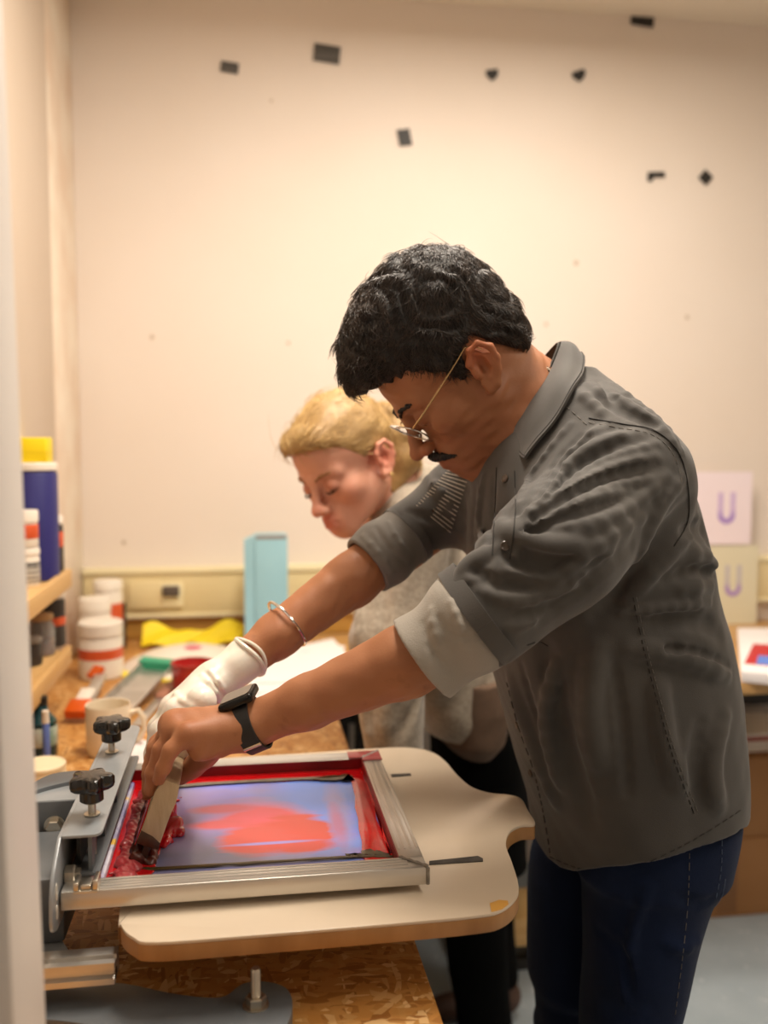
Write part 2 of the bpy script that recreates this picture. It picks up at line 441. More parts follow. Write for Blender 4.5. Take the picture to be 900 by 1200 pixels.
# ------------------------------------------------------------------ room shell
WY = 2.75; XL = -.47; XR = 3.0; CZ = 2.62; YN = -1.6
def plane_box(name, lo, hi, m, **k): return G().box(lo, hi).make(name, m, smooth=False, kind='structure', **k)
plane_box('floor', (XL-.1, YN, -.08), (XR, WY+.1, 0), m_floor)
plane_box('wall_back', (XL-.1, WY, 0), (XR, WY+.1, CZ), m_wall)
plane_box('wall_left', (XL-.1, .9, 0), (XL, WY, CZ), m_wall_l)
plane_box('wall_right', (XR, YN, 0), (XR+.1, WY+.1, CZ), m_wall)
plane_box('wall_front', (XL-.1, YN-.1, 0), (XR, YN, CZ), m_wall)
plane_box('ceiling', (XL-.7, YN, CZ), (XR, WY+.1, CZ+.08), m_ceil)
# the pale partition edge close to the camera, very slightly out of plumb
pa = P(52, 1190, Y=.705)
g = G().box((-.62, -.045, -1.05), (0, .045, 1.35), bev=.004)
o = g.make('trim_1', m_part, kind='structure'); o.location = (pa[0]-.0004, .66, 1.05); o.rotation_euler.y = math.radians(-.75)
# boxed-in post at the left of the back wall
pr = P(96, 600, Y=WY-.005); pl = P(68, 600, Y=2.33)
G().box((XL, 2.33, .76), (pr[0], WY, CZ), bev=.003).make('trim_2', m_post, kind='structure')
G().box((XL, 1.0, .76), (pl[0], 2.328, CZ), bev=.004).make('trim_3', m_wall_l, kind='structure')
# fittings of the lamps and of the added fill
for i, (lx, ly, lz, sx, sy, en) in enumerate(LAMPS):
    e = empty('ceiling_light', (lx, ly, lz), label=('long white ceiling light over the printing bench', 'white ceiling light above the near end of the press', 'unseen ceiling light added as foreground fill, right side of the room')[i], cat='light')
    G().box((lx-sx/2-.02, ly-sy/2-.02, lz), (lx+sx/2+.02, ly+sy/2+.02, CZ), bev=.006).make('housing', m_white, e)
    md = mat('lamp_diffuser', 'FFF2DC', .4); b = md.node_tree.nodes['Principled BSDF']; b.inputs['Emission Color'].default_value = (1, .84, .66, 1); b.inputs['Emission Strength'].default_value = 4
    G().box((lx-sx/2, ly-sy/2, lz-.006), (lx+sx/2, ly+sy/2, lz), bev=.002).make('diffuser', md, e)
# ------------------------------------------------------------------ cable trunking along the back wall
t0 = P(97, 694, Y=WY-.04); zt = P(450, 662, Y=WY-.04)[2]; zb = P(450, 715, Y=WY-.04)[2]
tx0 = pr[0]+.002; tr_ = empty('cable_trunking', ((tx0+XR)/2, WY-.02, zb), label='cream plastic cable trunking running along the back wall', cat='trunking')
G().box((tx0, WY-.035, zb), (XR-.002, WY-.001, zt-.006), bev=.004).make('trunking_body', m_trunk, tr_)
G().box((tx0, WY-.042, zt-.014), (XR-.002, WY-.001, zt+.004), bev=.003).make('trunking_lid', m_trunk_lid, tr_)
G().box((tx0, WY-.040, zb-.006), (XR-.002, WY-.001, zb+.006), bev=.002).make('trunking_lip', m_trunk_lid, tr_)
def wallbox(x0, y0, x1, y1, Y, th, g, bev=.003):
    a = P(x0, y1, Y=Y); b = P(x1, y0, Y=Y); g.box((a[0], Y, a[2]), (b[0], Y+th, b[2]), bev=bev); return g
e = empty('wall_socket', P(180, 715, Y=WY-.05), label='cream wall socket with a dark plug on the trunking left of the blue file', cat='socket')
wallbox(151, 681, 190, 714, WY-.047, .011, G()).make('blank_plate', m_trunk, e)
wallbox(188, 683, 214, 712, WY-.047, .011, G()).make('socket_plate', m_trunk_lid, e)
wallbox(190, 687, 210, 700, WY-.062, .016, G(), .004).make('plug', mat('plug_grey', '5A4E46', .5), e)
# golden board under the trunking
a = P(97, 722, Y=WY-.02); G().box((tx0, WY-.022, .762), (.95, WY-.002, zb-.008), bev=.002).make('trim_4', m_golden, kind='structure')
# ------------------------------------------------------------------ black tape scraps on the wall
tapes = [(269, 79, 20, 12, 5, 'small grey-black scrap of tape, leftmost on the wall', 1), (383, 63, 30, 20, 4, 'wide grey striped tape patch high on the wall left of centre', 1),
         (577, 88, 15, 13, -8, 'small crumpled black tape scrap high above the man\'s head', 0), (679, 89, 17, 13, -18, 'black tape scrap with a folded corner, right of the crumpled one', 0),
         (753, 22, 29, 17, 3, 'largest plain black tape rectangle, topmost on the wall', 0), (474, 161, 15, 19, -12, 'upright black tape scrap, lowest left of centre on the wall', 0),
         (769, 207, 22, 11, -3, 'flat wide black tape scrap beside the diamond-shaped one', 0), (827, 208, 14, 14, 40, 'black tape square turned on its corner like a diamond', 0)]
for (x, y, w_, h_, rot, lab, gr) in tapes:
    c = P(x, y, Y=WY-.004); s = 2.78/FPX
    R = Matrix.Rotation(math.radians(rot), 3, 'Y')
    hw, hh = w_*s/2, h_*s/2
    pts = [(-hw, -hh*.9), (hw*.96, -hh), (hw, hh*.92), (-hw*.97, hh)]
    if 'folded' in lab or 'crumpled' in lab: pts = [(-hw*.2, -hh), (hw*.5, -hh*.55), (hw, hh*.2), (hw*.9, hh), (-hw*.9, hh*.9), (-hw, hh*.1)]
    if 'flat wide' in lab: pts = [(-hw, -hh), (-hw*.5, -hh), (-hw*.3, -hh*.1), (hw, -hh*.2), (hw, hh), (-hw*.95, hh)]
    g = G().prism([tuple((R @ Vector((p[0], 0, p[1]))).xz) for p in pts], -.0012, .0012, axis='y')
    o = g.make('tape_scrap', m_tape2 if gr else m_tape, smooth=False, label=lab, cat='tape', group='black tape scraps on the back wall'); o.location = c
for (x, y, r_) in ((178, 395, .006), (338, 402, .005), (675, 308, .007), (145, 636, .006), (640, 380, .005), (805, 372, .006), (318, 118, .004)):
    c = P(x, y, Y=WY); G().prism(smooth_poly([(c[0]+r_*math.cos(t)*(1+.3*math.sin(3*t+x)), c[2]+1.2*r_*math.sin(t)) for t in np.linspace(0, 2*math.pi, 9)[:-1]], 2), WY-.0012, WY-.0002, axis='y').make('scuff_mark', mat('scuff', 'BFAE9C', .7), [o for o in COL.objects if o.name == 'wall_back'][0], smooth=False)
# ------------------------------------------------------------------ benches
BZ = .76; BX = P(520, 1200, Z=BZ)[0]
e = empty('workbench', (0, 1.5, 0), label='OSB-topped workbench carrying the printing press on the left', cat='workbench')
G().box((XL+.001, .45, BZ-.018), (BX, WY-.003, BZ), bev=.0015).make('bench_top', m_osb, e)
for lx, ly in ((XL+.05, .52), (BX-.09, .52), (BX-.09, 2.0), (XL+.05, 2.0)):
    G().box((lx, ly, 0), (lx+.07, ly+.07, BZ-.018), bev=.004).make('leg', m_ply, e)
G().box((XL+.05, .53, BZ-.11), (BX-.03, .56, BZ-.018), bev=.003).make('apron', m_ply, e)
G().box((BX-.05, .56, BZ-.11), (BX-.022, WY-.005, BZ-.018), bev=.003).make('apron', m_ply, e)
BY = P(880, 800, Z=BZ)[1]
e2 = empty('back_table', (1.2, 2.45, 0), label='pale wooden table along the back wall behind the woman and man', cat='table')
G().box((BX+.002, BY, BZ-.03), (1.75, WY-.003, BZ), bev=.003).make('table_top', mat('table_wood', 'CDA46C', .45, c2='B98C52', nscale=5, stretch=(.3, 3, 1)), e2)
for lx in (BX+.06, 1.68):
    G().box((lx, BY+.04, 0), (lx+.05, BY+.09, BZ-.03), bev=.004).make('leg', m_black, e2)
    G().box((lx, WY-.1, 0), (lx+.05, WY-.05, BZ-.03), bev=.004).make('leg', m_black, e2)
G().box((BX+.06, WY-.08, .5), (1.72, WY-.06, BZ-.03)).make('back_panel', m_black, e2)
# ------------------------------------------------------------------ printed sheets on the wall at the right
m_sheet1 = mat('sheet_lilac', 'F1E4EC', .7); m_sheet2 = mat('sheet_green', 'DDD8BE', .7)
def uprint(parent, x0, y0, x1, y1, Y, c1, c2, name):
    m = bpy.data.materials.new(name); m.use_nodes = True; nt = m.node_tree; b = nt.nodes['Principled BSDF']; b.inputs['Roughness'].default_value = .7
    t = nt.nodes.new('ShaderNodeTexCoord'); sp = nt.nodes.new('ShaderNodeSeparateXYZ'); r = nt.nodes.new('ShaderNodeValToRGB')
    nt.links.new(t.outputs['Generated'], sp.inputs[0]); nt.links.new(sp.outputs[2], r.inputs[0]); nt.links.new(r.outputs[0], b.inputs['Base Color'])
    r.color_ramp.elements[0].position = .25; r.color_ramp.elements[0].color = (*lin(c2), 1); r.color_ramp.elements[1].position = .45; r.color_ramp.elements[1].color = (*lin(c1), 1)
    A = P(x0, y1, Y=Y); B = P(x1, y0, Y=Y); w2 = (B[0]-A[0]); h = B[2]-A[2]; t_ = w2*.27; r_ = w2/2; cx = (A[0]+B[0])/2; zc = A[2]+r_
    out = [(A[0], B[2]), (A[0], zc)]+[(cx+r_*math.cos(a), zc+r_*math.sin(a)) for a in np.linspace(math.pi, 2*math.pi, 13)]+[(B[0], zc), (B[0], B[2]), (B[0]-t_, B[2])]
    ri = r_-t_; out += [(cx+ri*math.cos(a), zc+ri*math.sin(a)) for a in np.linspace(0, -math.pi, 11)]+[(A[0]+t_, B[2])]
    G().prism(out, Y-.0012, Y+.0002, axis='y').make('printed_letter', m, parent, smooth=False)
def sheet(x0, y0, x1, y1, Y, m, lab, u, cc):
    a = P(x0, y1, Y=Y); b = P(x1, y0, Y=Y); e = empty('printed_sheet', (a[0], Y, a[2]), label=lab, cat='poster')
    G().box((a[0], Y, a[2]), (b[0], Y+.003, b[2])).make('paper', m, e, smooth=False); uprint(e, *u, Y, *cc)
sheet(800, 553, 882, 639, WY-.008, m_sheet1, 'pale lilac sheet with a purple letter U on the wall behind the man', (843, 577, 862, 614), ('CDB6E6', 'A184D2'), )if False else None
sheet(795, 553, 882, 639, WY-.060, m_sheet1, 'upper pale lilac sheet printed with a purple letter U, behind the man', (841, 577, 862, 614), ('CDB6E0', 'A586D0', 'u_upper'))
sheet(795, 639, 889, 741, WY-.062, m_sheet2, 'lower pale green sheet printed with a faint grey and purple letter U', (849, 662, 869, 699), ('C3BFC4', 'A98CCB', 'u_lower'))
# print and red sheet on the back table, right
m_print = mat('colour_print', 'F2EEF0', .6)
e = empty('art_print', P(905, 780, Z=BZ+.01), label='white printed sheet with red and blue picture on the back table, far right', cat='print')
q = [P(864, 742, Z=BZ+.012), P(960, 742, Z=BZ+.012), P(990, 806, Z=BZ+.012), P(868, 794, Z=BZ+.012)]
G().prism([(p[0], p[1]) for p in q], BZ+.001, BZ+.028, bev=.002).make('sheet_stack', m_print, e)
q = [P(883, 754, Z=BZ+.03), P(925, 756, Z=BZ+.03), P(925, 782, Z=BZ+.03), P(872, 777, Z=BZ+.03)]
G().prism([(p[0], p[1]) for p in q], BZ+.0282, BZ+.0292).make('red_patch', mat('print_red', 'C01824', .5), e)
q = [P(889, 768, Z=BZ+.03), P(925, 770, Z=BZ+.03), P(925, 781, Z=BZ+.03), P(886, 778, Z=BZ+.03)]
G().prism([(p[0], p[1]) for p in q], BZ+.0292, BZ+.030).make('blue_patch', mat('print_blue', '5A86E0', .5), e)
# ------------------------------------------------------------------ cardboard boxes under the back table
def carton(x0, x1, y0, y1, z0, z1, lab, tag_px, top=None):
    e = empty('cardboard_box', ((x0+x1)/2, (y0+y1)/2, z0), label=lab, cat='box', group='cardboard boxes under the back table')
    G().box((x0, y0, z0), (x1, y1, z1), bev=.004).make('carton', m_card, e)
    G().box((x0+.13, y0-.0012, z0+.01), (x0+.19, y0+.001, z1-.004)).make('tape', m_cardtape, e, smooth=False)
    if tag_px:
        a = P(tag_px[0], tag_px[3], Y=y0-.001); b = P(tag_px[2], tag_px[1], Y=y0-.001)
        G().box((a[0], y0-.002, a[2]), (b[0], y0+.0005, b[2])).make('sticker', m_paper, e, smooth=False)
cx0 = P(790, 1000, Y=2.33)[0]
carton(cx0, cx0+.52, 2.33, 2.66, 0.001, .225, 'lower cardboard box on the floor under the back table, white sticker low on it', (866, 1074, 905, 1098))
carton(cx0+.005, cx0+.515, 2.335, 2.65, .2265, .455, 'upper cardboard box of the stack under the back table, small sticker at its lower left', (858, 987, 886, 1004))
g = G()
e = empty('paper_bundle', (cx0+.3, 2.45, .457), label='bundle of white and red packets lying on top of the cardboard boxes', cat='bundle')
for k in range(5):
    G().box((cx0+.06+.004*k, 2.37+.006*k, .457+.009*k), (cx0+.44-.006*k, 2.6, .465+.009*k), bev=.002).make('packet', mat('packet_red', 'A8392C', .6) if k == 3 else m_paper, e)
# low bench with black frame behind the man's legs
lz = P(590, 1078, Y=2.16)[2]; a = P(555, 1085, Y=2.16); e = empty('low_bench', (a[0]+.2, 2.1, 0), label='low pale wooden bench on black metal frame, on the floor behind the man\'s legs', cat='bench')
zb_ = P(590, 1112, Y=2.16)[2]
G().box((a[0], 2.16, zb_), (a[0]+.42, 2.32, lz), bev=.006).make('seat', m_ply, e)
zc = P(590, 1148, Y=2.16)[2]
for x in (a[0]+.02, a[0]+.2, a[0]+.38):
    G().box((x, 2.18, 0), (x+.03, 2.30, zb_), bev=.003).make('leg', m_black, e)
G().box((a[0]-.05, 2.165, zc), (a[0]+.42, 2.195, zc+.045), bev=.003).make('rail', m_black, e)
# ------------------------------------------------------------------ screen printing press
SZ = .88; FH = .02                      # frame top, frame height
m_alu = mat('brushed_aluminium', 'D9D5CE', .38, .85, c2='BDB8B0', nscale=40, stretch=(.04, 1, 1), bump=.06, aniso=.3)
m_alu2 = mat('brushed_aluminium_long', 'D9D5CE', .38, .85, c2='BDB8B0', nscale=40, stretch=(1, .04, 1), bump=.06, aniso=.3)
m_weld = mat('weld_bead', 'A39E97', .5, .8, c2='7D7871', nscale=200, bump=.4)
m_grey = mat('grey_powder_coat', '9A9FA3', .36, .25, c2='8E9397', nscale=30, bump=.03, bscale=300, spec=.6)
m_grey_d = mat('dark_grey_coat', '6C7175', .42, .25, c2='5E6266', nscale=20)
m_knob = mat('black_bakelite', '0B0A0A', .22, coat=.3)
m_bolt = mat('zinc_bolt', 'C9C2B4', .28, .95)
m_red = mat('red_ink', 'C80D14', .16, c2='A80A10', nscale=26, namt=.5, bump=.5, bscale=34, coat=.5, extra=marks('F01A1C', 9, .58, .08, .55))
m_reddark = mat('red_ink_dried', '97161C', .42, c2='6E1014', nscale=14, bump=.3, bscale=40)
m_redtape = mat('red_smeared_tape', 'A64044', .35, c2='8A1D20', nscale=18, namt=.5, bump=.35, bscale=30, coat=.3)
m_brownink = mat('murky_ink', '2E2413', .3, c2='5A4A24', nscale=25, bump=.4, coat=.3)
nl = P(70, 1046, Z=SZ); fr = P(444, 880, Z=SZ)
X0, Y0, X1, Y1 = nl[0], nl[1], P(502, 1016, Z=SZ)[0], fr[1]
FW = .027
# platen --------------------------------------------------------------
PT = SZ-FH-.008
out_px = [(141, 1062), (142, 1084), (156, 1098), (182, 1104), (300, 1095.5), (450, 1083), (556, 1073), (588, 1066), (606, 1050), (607, 1033), (600, 1010), (593, 990), (597, 975), (610, 967), (627, 965), (619, 950), (611, 936), (596, 931), (575, 929), (553, 922), (536, 908), (522, 892), (508, 882), (488, 877), (455, 876), (330, 884), (195, 892), (168, 900), (160, 925)]
outl = [tuple(P(x, y, Z=PT)[:2]) for x, y in out_px]
def platen_paint(nt, tc, last, c):
    l = marks('7C7268', 26, .74, .015, .7, 5)(nt, tc, last, c); l = marks('C6392F', 34, .765, .008, .9, 11)(nt, tc, l, c); return marks('8FA9C4', 20, .775, .01, .6, 2)(nt, tc, l, c)
e = empty('press_platen', (.1, 1.1, PT-.02), label='cream laminated wooden print platen with a notched neck end under the screen', cat='platen')
so = [tuple(q) for q in smooth_poly(outl, 5)]
G().prism(so, PT-.0035, PT, bev=.0008).make('laminate', mat('cream_laminate', 'D6C6B0', .3, c2='CFBDA6', nscale=5, extra=platen_paint, coat=.2), e, auto=30)
G().prism([(x, y) for x, y in so], PT-.02, PT-.0036, bev=.0006).make('board_core', mat('mdf_edge', 'B08352', .55, c2='96693A', nscale=30, stretch=(1, 1, .3), extra=marks('2A2019', 16, .70, .02, .9, 9)), e, auto=30)
def strip(px, z, m, nm, par, th=.0012):
    q = [P(x, y, Z=z) for x, y in px]; G().prism([(p[0], p[1]) for p in q], z, z+th).make(nm, m, par, smooth=False)
strip([(503, 1010), (560, 1004), (566, 1007), (566, 1010), (503, 1014)], PT, mat('black_slot', '1A1613', .5, c2='4A4540', nscale=60), 'registration_tape', e)
strip([(458, 908), (481, 907), (482, 909), (459, 911)], PT, MC['black_slot'], 'registration_tape', e)
strip([(574, 1059), (585, 1055), (595, 1056), (596, 1060), (588, 1066), (576, 1069)], PT, mat('ochre_chip', 'D9A24A', .5), 'worn_corner', e, .0006)
# screen --------------------------------------------------------------
sc_ = empty('print_screen', ((X0+X1)/2, (Y0+Y1)/2, SZ-FH), label='aluminium-framed printing screen covered in red ink, lying on the platen', cat='screen frame')
def bar(p0, p1, along, nm, m):
    g = G().box(p0, p1, bev=.0022)
    n = 4
    for k in range(n):                                   # raised grooves of the extrusion on its top face
        f = (k+.5)/n
        if along == 'x': y = p0[1]+(p1[1]-p0[1])*f; g.box((p0[0]+.02, y-.0016, p1[2]-.0002), (p1[0]-.02, y+.0016, p1[2]+.0007), bev=.0004, seg=1)
        else: x = p0[0]+(p1[0]-p0[0])*f; g.box((x-.0016, p0[1]+.02, p1[2]-.0002), (x+.0016, p1[1]-.02, p1[2]+.0007), bev=.0004, seg=1)
    return g.make(nm, m, sc_)
bar((X0, Y0, SZ-FH), (X1, Y0+FW, SZ), 'x', 'frame_bar', m_alu)
bar((X0, Y1-FW, SZ-FH), (X1, Y1, SZ), 'x', 'frame_bar', m_alu)
bar((X1-FW, Y0+FW, SZ-FH), (X1, Y1-FW, SZ), 'y', 'frame_bar', m_alu2)
bar((X0, Y0+FW, SZ-FH), (X0+FW, Y1-FW, SZ), 'y', 'frame_bar', m_alu2)
for cx_, cy_ in ((X1, Y0), (X1, Y1), (X0, Y1)):
    sx = -1 if cx_ == X1 else 1; sy = 1 if cy_ == Y0 else -1
    pts = [np.array([cx_+sx*t*FW, cy_+sy*t*FW, SZ+.0004]) for t in np.linspace(.02, 1, 12)]
    G().tube(pts, [.0022+.0006*math.sin(i*2.1) for i in range(12)], 6).make('weld_seam', m_weld, sc_)
G().tube([(X1-.0004, Y0+.0004, SZ-.001), (X1-.0004, Y0+.0004, SZ-FH+.001)], .0022, 6).make('weld_seam', m_weld, sc_)
# mesh cloth with the printed image
ix0, ix1, iy0, iy1 = X0+FW, X1-FW, Y0+FW, Y1-FW; MZ = SZ-FH+.004
def image_mat():
    m = bpy.data.materials.new('screen_mesh'); m.use_nodes = True; nt = m.node_tree; N = nt.nodes; L = nt.links; b = N['Principled BSDF']; b.inputs['Roughness'].default_value = .28
    b.inputs['Coat Weight'].default_value = .3
    tc = N.new('ShaderNodeTexCoord')
    def noise(sc, st=(1, 1, 1), loc=(0, 0, 0), det=4, dist=0):
        mp = N.new('ShaderNodeMapping'); mp.inputs['Scale'].default_value = st; mp.inputs['Location'].default_value = loc; L.new(tc.outputs['Object'], mp.inputs[0])
        n = N.new('ShaderNodeTexNoise'); n.inputs['Scale'].default_value = sc; n.inputs['Detail'].default_value = det; n.inputs['Distortion'].default_value = dist; L.new(mp.outputs[0], n.inputs['Vector']); return n.outputs[0]
    def ramp(src, stops):
        r = N.new('ShaderNodeValToRGB'); e = r.color_ramp.elements; e[0].position, e[0].color = stops[0][0], (*stops[0][1], 1); e[1].position, e[1].color = stops[-1][0], (*stops[-1][1], 1)
        for p_, c_ in stops[1:-1]: x = e.new(p_); x.color = (*c_, 1)
        L.new(src, r.inputs[0]); return r.outputs[0]
    def mix(f, a, b_):
        x = N.new('ShaderNodeMix'); x.data_type = 'RGBA'
        if isinstance(f, float): x.inputs[0].default_value = f
        else: L.new(f, x.inputs[0])
        for s_, v in ((6, a), (7, b_)):
            if isinstance(v, tuple): x.inputs[s_].default_value = (*v, 1)
            else: L.new(v, x.inputs[s_])
        return x.outputs[2]
    W3 = (1, 1, 1); K3 = (0, 0, 0)
    base = ramp(noise(9, (1, 1.6, 1), (2, 0, 0), 3), [(.35, lin('9A94D8')), (.5, lin('8A98FF')), (.62, lin('7FA4FF')), (.75, lin('B79BF0'))])
    edge = ramp(noise(6, (1, 1, 1), (5, 3, 0), 2), [(.45, K3), (.62, W3)])
    base = mix(edge, base, lin('9C96C0'))
    # smears of red pulled along x
    def blob(cx, cy, rx, ry, soft, nsc=22, na=.35, seed=0.):
        mp = N.new('ShaderNodeMapping'); mp.inputs['Location'].default_value = (-cx/rx, -cy/ry, 0); mp.inputs['Scale'].default_value = (1/rx, 1/ry, 0); L.new(tc.outputs['Object'], mp.inputs[0])
        ln = N.new('ShaderNodeVectorMath'); ln.operation = 'LENGTH'; L.new(mp.outputs[0], ln.inputs[0])
        n = noise(nsc, (.5, 2.2, 1), (seed, seed, 0), 5); ad = N.new('ShaderNodeMath'); ad.operation = 'MULTIPLY_ADD'; ad.inputs[1].default_value = na*2; L.new(n, ad.inputs[0]); L.new(ln.outputs['Value'], ad.inputs[2])
        return ramp(ad.outputs[0], [(1+na-soft, W3), (min(.9999, 1.0+na+soft) if False else 1+na+soft, K3)])
    def Bl(px, py, wx, wy, col, cur, soft=.12, na=.3, seed=0., amt=1.0):
        c_ = P(px, py, Z=MZ); ex = abs(P(px+wx, py, Z=MZ)[0]-c_[0]); ey = abs(P(px, py-wy, Z=MZ)[1]-c_[1])
        # scale ramp into 0..1 by halving
        mp = N.new('ShaderNodeMapping'); mp.inputs['Location'].default_value = (-c_[0]/ex, -c_[1]/ey, 0); mp.inputs['Scale'].default_value = (1/ex, 1/ey, 0); L.new(tc.outputs['Object'], mp.inputs[0])
        ln = N.new('ShaderNodeVectorMath'); ln.operation = 'LENGTH'; L.new(mp.outputs[0], ln.inputs[0])
        n = noise(24, (.45, 2.0, 1), (seed, seed, 0), 5)
        ad = N.new('ShaderNodeMath'); ad.operation = 'MULTIPLY_ADD'; ad.inputs[1].default_value = na; L.new(n, ad.inputs[0]); L.new(ln.outputs['Value'], ad.inputs[2])
        hv = N.new('ShaderNodeMath'); hv.operation = 'MULTIPLY'; hv.inputs[1].default_value = .5; L.new(ad.outputs[0], hv.inputs[0])
        f = ramp(hv.outputs[0], [(.5+na*.25-soft/2, (amt,)*3), (.5+na*.25+soft/2, K3)])
        return mix(f, cur, col)
    c = base
    c = Bl(225, 985, 60, 45, lin('6E6F7C'), c, .5, .3, 1., .8)
    c = Bl(200, 950, 30, 40, lin('77757C'), c, .5, .3, 1., .9)
    c = Bl(375, 932, 52, 20, lin('6E9CFF'), c, .4, .2, 6., .95)
    c = Bl(235, 955, 45, 25, lin('AA90DC'), c, .6, .2, 8., .8)
    c = Bl(300, 957, 48, 17, lin('E57AA4'), c, .4, .9, 4., .9)
    c = Bl(306, 958, 42, 13, lin('F0586C'), c, .18, 1.1, 1.5)
    c = Bl(350, 976, 46, 22, lin('E24A3C'), c, .14, 1.1, 2.5)
    c = Bl(300, 984, 42, 18, lin('E0524A'), c, .2, 1.1, 4.7)
    c = Bl(262, 948, 36, 5, lin('DE5F7C'), c, .3, .5, 3.5)
    c = Bl(258, 966, 36, 5, lin('E85A66'), c, .3, .5, 5.5)
    c = Bl(330, 990, 60, 5, lin('E04840'), c, .3, .5, 7.5)
    c = Bl(316, 988, 50, 1.6, lin('A99BE8'), c, .4, .3, 9.5)
    c = Bl(397, 955, 13, 32, lin('A19CE2'), c, .35, .9, 3.1, .9)
    c = Bl(396, 965, 8, 20, lin('C9739F'), c, .5, .9, 8.1, .8)
    L.new(c, b.inputs['Base Color']); return m
G().box((ix0-.004, iy0-.004, MZ-.0012), (ix1+.004, iy1+.004, MZ)).make('mesh_cloth', image_mat(), sc_, smooth=False)
# red ink bands around the picture: thick paint films with wavy edges
def film(px, z, m, nm, th=.0016, amp=.0016, seed=0, par=sc_, n=7):
    q = [np.clip(P(x, y, Z=z)[:2], (ix0+.0004, iy0+.0004), (ix1-.0016, iy1-.0016)) for x, y in px]; out = []; r = np.random.default_rng(seed)
    for i in range(len(q)):
        a, b = q[i], q[(i+1) % len(q)]
        for k in range(n): out.append(np.clip(a+(b-a)*k/n+r.normal(size=2)*amp*(k > 0), (ix0+.0003, iy0+.0003), (ix1-.0015, iy1-.0015)))
    return G().prism([tuple(p) for p in out], z-.0003, z+th, bev=min(th*.4, .0006)).make(nm, m, par)
film([(60, 1060), (120, 870), (470, 860), (520, 1040), (440, 1040), (424, 1002), (411, 913), (300, 917), (203, 922), (182, 1014), (170, 1050)], MZ, m_red, 'ink_film', .0018, .0012, 3)
film([(150, 909), (152, 896), (440, 886), (446, 897), (300, 903)], MZ+.0016, mat('red_ink_deep', '6E0A0C', .25, c2='8E0F12', nscale=10, coat=.4), 'ink_film', .0009, .0005, 4)
film([(436, 900), (447, 898), (477, 1000), (458, 1002)], MZ+.0018, mat('red_ink_bright', 'E8100C', .12, bump=.5, bscale=25, coat=.6), 'ink_film', .0012, .0016, 5)
film([(204, 920), (300, 914), (412, 909), (412, 911.5), (300, 916.5), (205, 923)], MZ+.0017, mat('grime_edge', '6C604E', .4, c2='8A8378', nscale=60, bump=.5), 'emulsion_edge', .0009, .0007, 6)
film([(150, 1017), (182, 1016.5), (300, 1009.5), (420, 1002.5), (474, 1002), (474, 1004.5), (420, 1005), (300, 1012.5), (180, 1020)], MZ+.0017, m_brownink, 'emulsion_edge', .0009, .0008, 7)
film([(362, 913), (408, 908), (414, 911), (406, 915), (380, 915)], MZ+.002, m_brownink, 'ink_clot', .0010, .0030, 8)
film([(405, 1002), (440, 998), (458, 1001), (425, 1003.5)], MZ+.002, m_brownink, 'ink_clot', .0008, .0032, 9)
# inner frame walls stained with red
G().box((ix0, iy1-.0012, MZ), (ix1, iy1+.0003, SZ-.0008)).make('stained_edge', m_reddark, sc_, smooth=False)
G().box((ix1-.0012, iy0, MZ), (ix1+.0003, iy1, SZ-.0008)).make('stained_edge', m_reddark, sc_, smooth=False)
q = [P(402, 883.5, Z=SZ), P(430, 881, Z=SZ), P(448, 893, Z=SZ)]
G().box((X1-.046, iy1-.0005, SZ-.0001), (X1+.0006, Y1+.0006, SZ+.0014), bev=.0005).make('red_corner_tape', m_redtape, sc_)
G().box((X1-FW-.0005, iy1-.012, SZ-.0001), (X1+.0006, iy1, SZ+.0014), bev=.0005).make('red_corner_tape', m_redtape, sc_)
# left gutter: blue-stained tape, ridges of scraped red ink
G().box((ix0+.001, iy0+.01, MZ+.0005), (ix0+.010, iy1-.03, MZ+.010), bev=.002).make('gutter_tape', mat('blue_smear_tape', '3B3F8E', .4, c2='C9C4CF', nscale=38, stretch=(1, .5, 1), namt=.25, extra=marks('E0B21E', 20, .62, .02, .9, 4), bump=.4), sc_)
s = SDF(); r = np.random.default_rng(5)
gx = ix0+.030
for k in range(26):
    y = iy0+.012+k*.011
    if y > iy1-.05: break
    s.ell((gx+r.normal()*.002, y, MZ+.003), (.011+r.uniform(0, .003), .009, .0045+r.uniform(0, .003)), k=.006)
for k in range(40):
    y = iy0+r.uniform(.01, .27); x = gx+r.choice([-1, 1])*.010+r.normal()*.002
    s.cone((x, y, MZ+.004), (x+r.normal()*.003, y+r.normal()*.006, MZ+.005+r.uniform(0, .003)), .0016, .0010, k=.004)
s.disp(lambda p: .0009*snoise(p, 500, 2), 1)
s.mesh((ix0, iy0-.005, MZ-.002), (ix0+.06, iy1, MZ+.018), .0011).build('ink_ridge', m_redtape, sc_)
# glossy blob of ink beside the squeegee
s = SDF(); c0 = P(196, 968, Z=MZ)
def bl(px, py, z, rx, ry, rz): c_ = P(px, py, Z=MZ+z); s.ell(c_, (rx, ry, rz), k=.006)
bl(196, 972, .004, .014, .022, .007); bl(206, 966, .006, .010, .014, .008); bl(200, 950, .006, .009, .020, .009); bl(190, 985, .003, .011, .016, .005); bl(210, 975, .003, .006, .010, .005); bl(186, 960, .006, .007, .025, .009)
for a_, b_ in (((196, 985), (208, 987)), ((186, 985), (193, 993)), ((200, 955), (212, 960)), ((205, 978), (214, 972)), ((196, 936), (213, 934)), ((199, 940), (211, 938))):
    s.cone(P(*a_, Z=MZ+.002), P(*b_, Z=MZ+.001), .0022, .0010, k=.004)
s.disp(lambda p: .0012*snoise(p, 260, 4), 1)
s.mesh(c0-np.array([.05, .09, .01]), c0+np.array([.05, .14, .03]), .0011).build('ink_blob', mat('red_ink_wet', 'C4141A', .08, bump=.2, bscale=30, coat=.8), sc_)
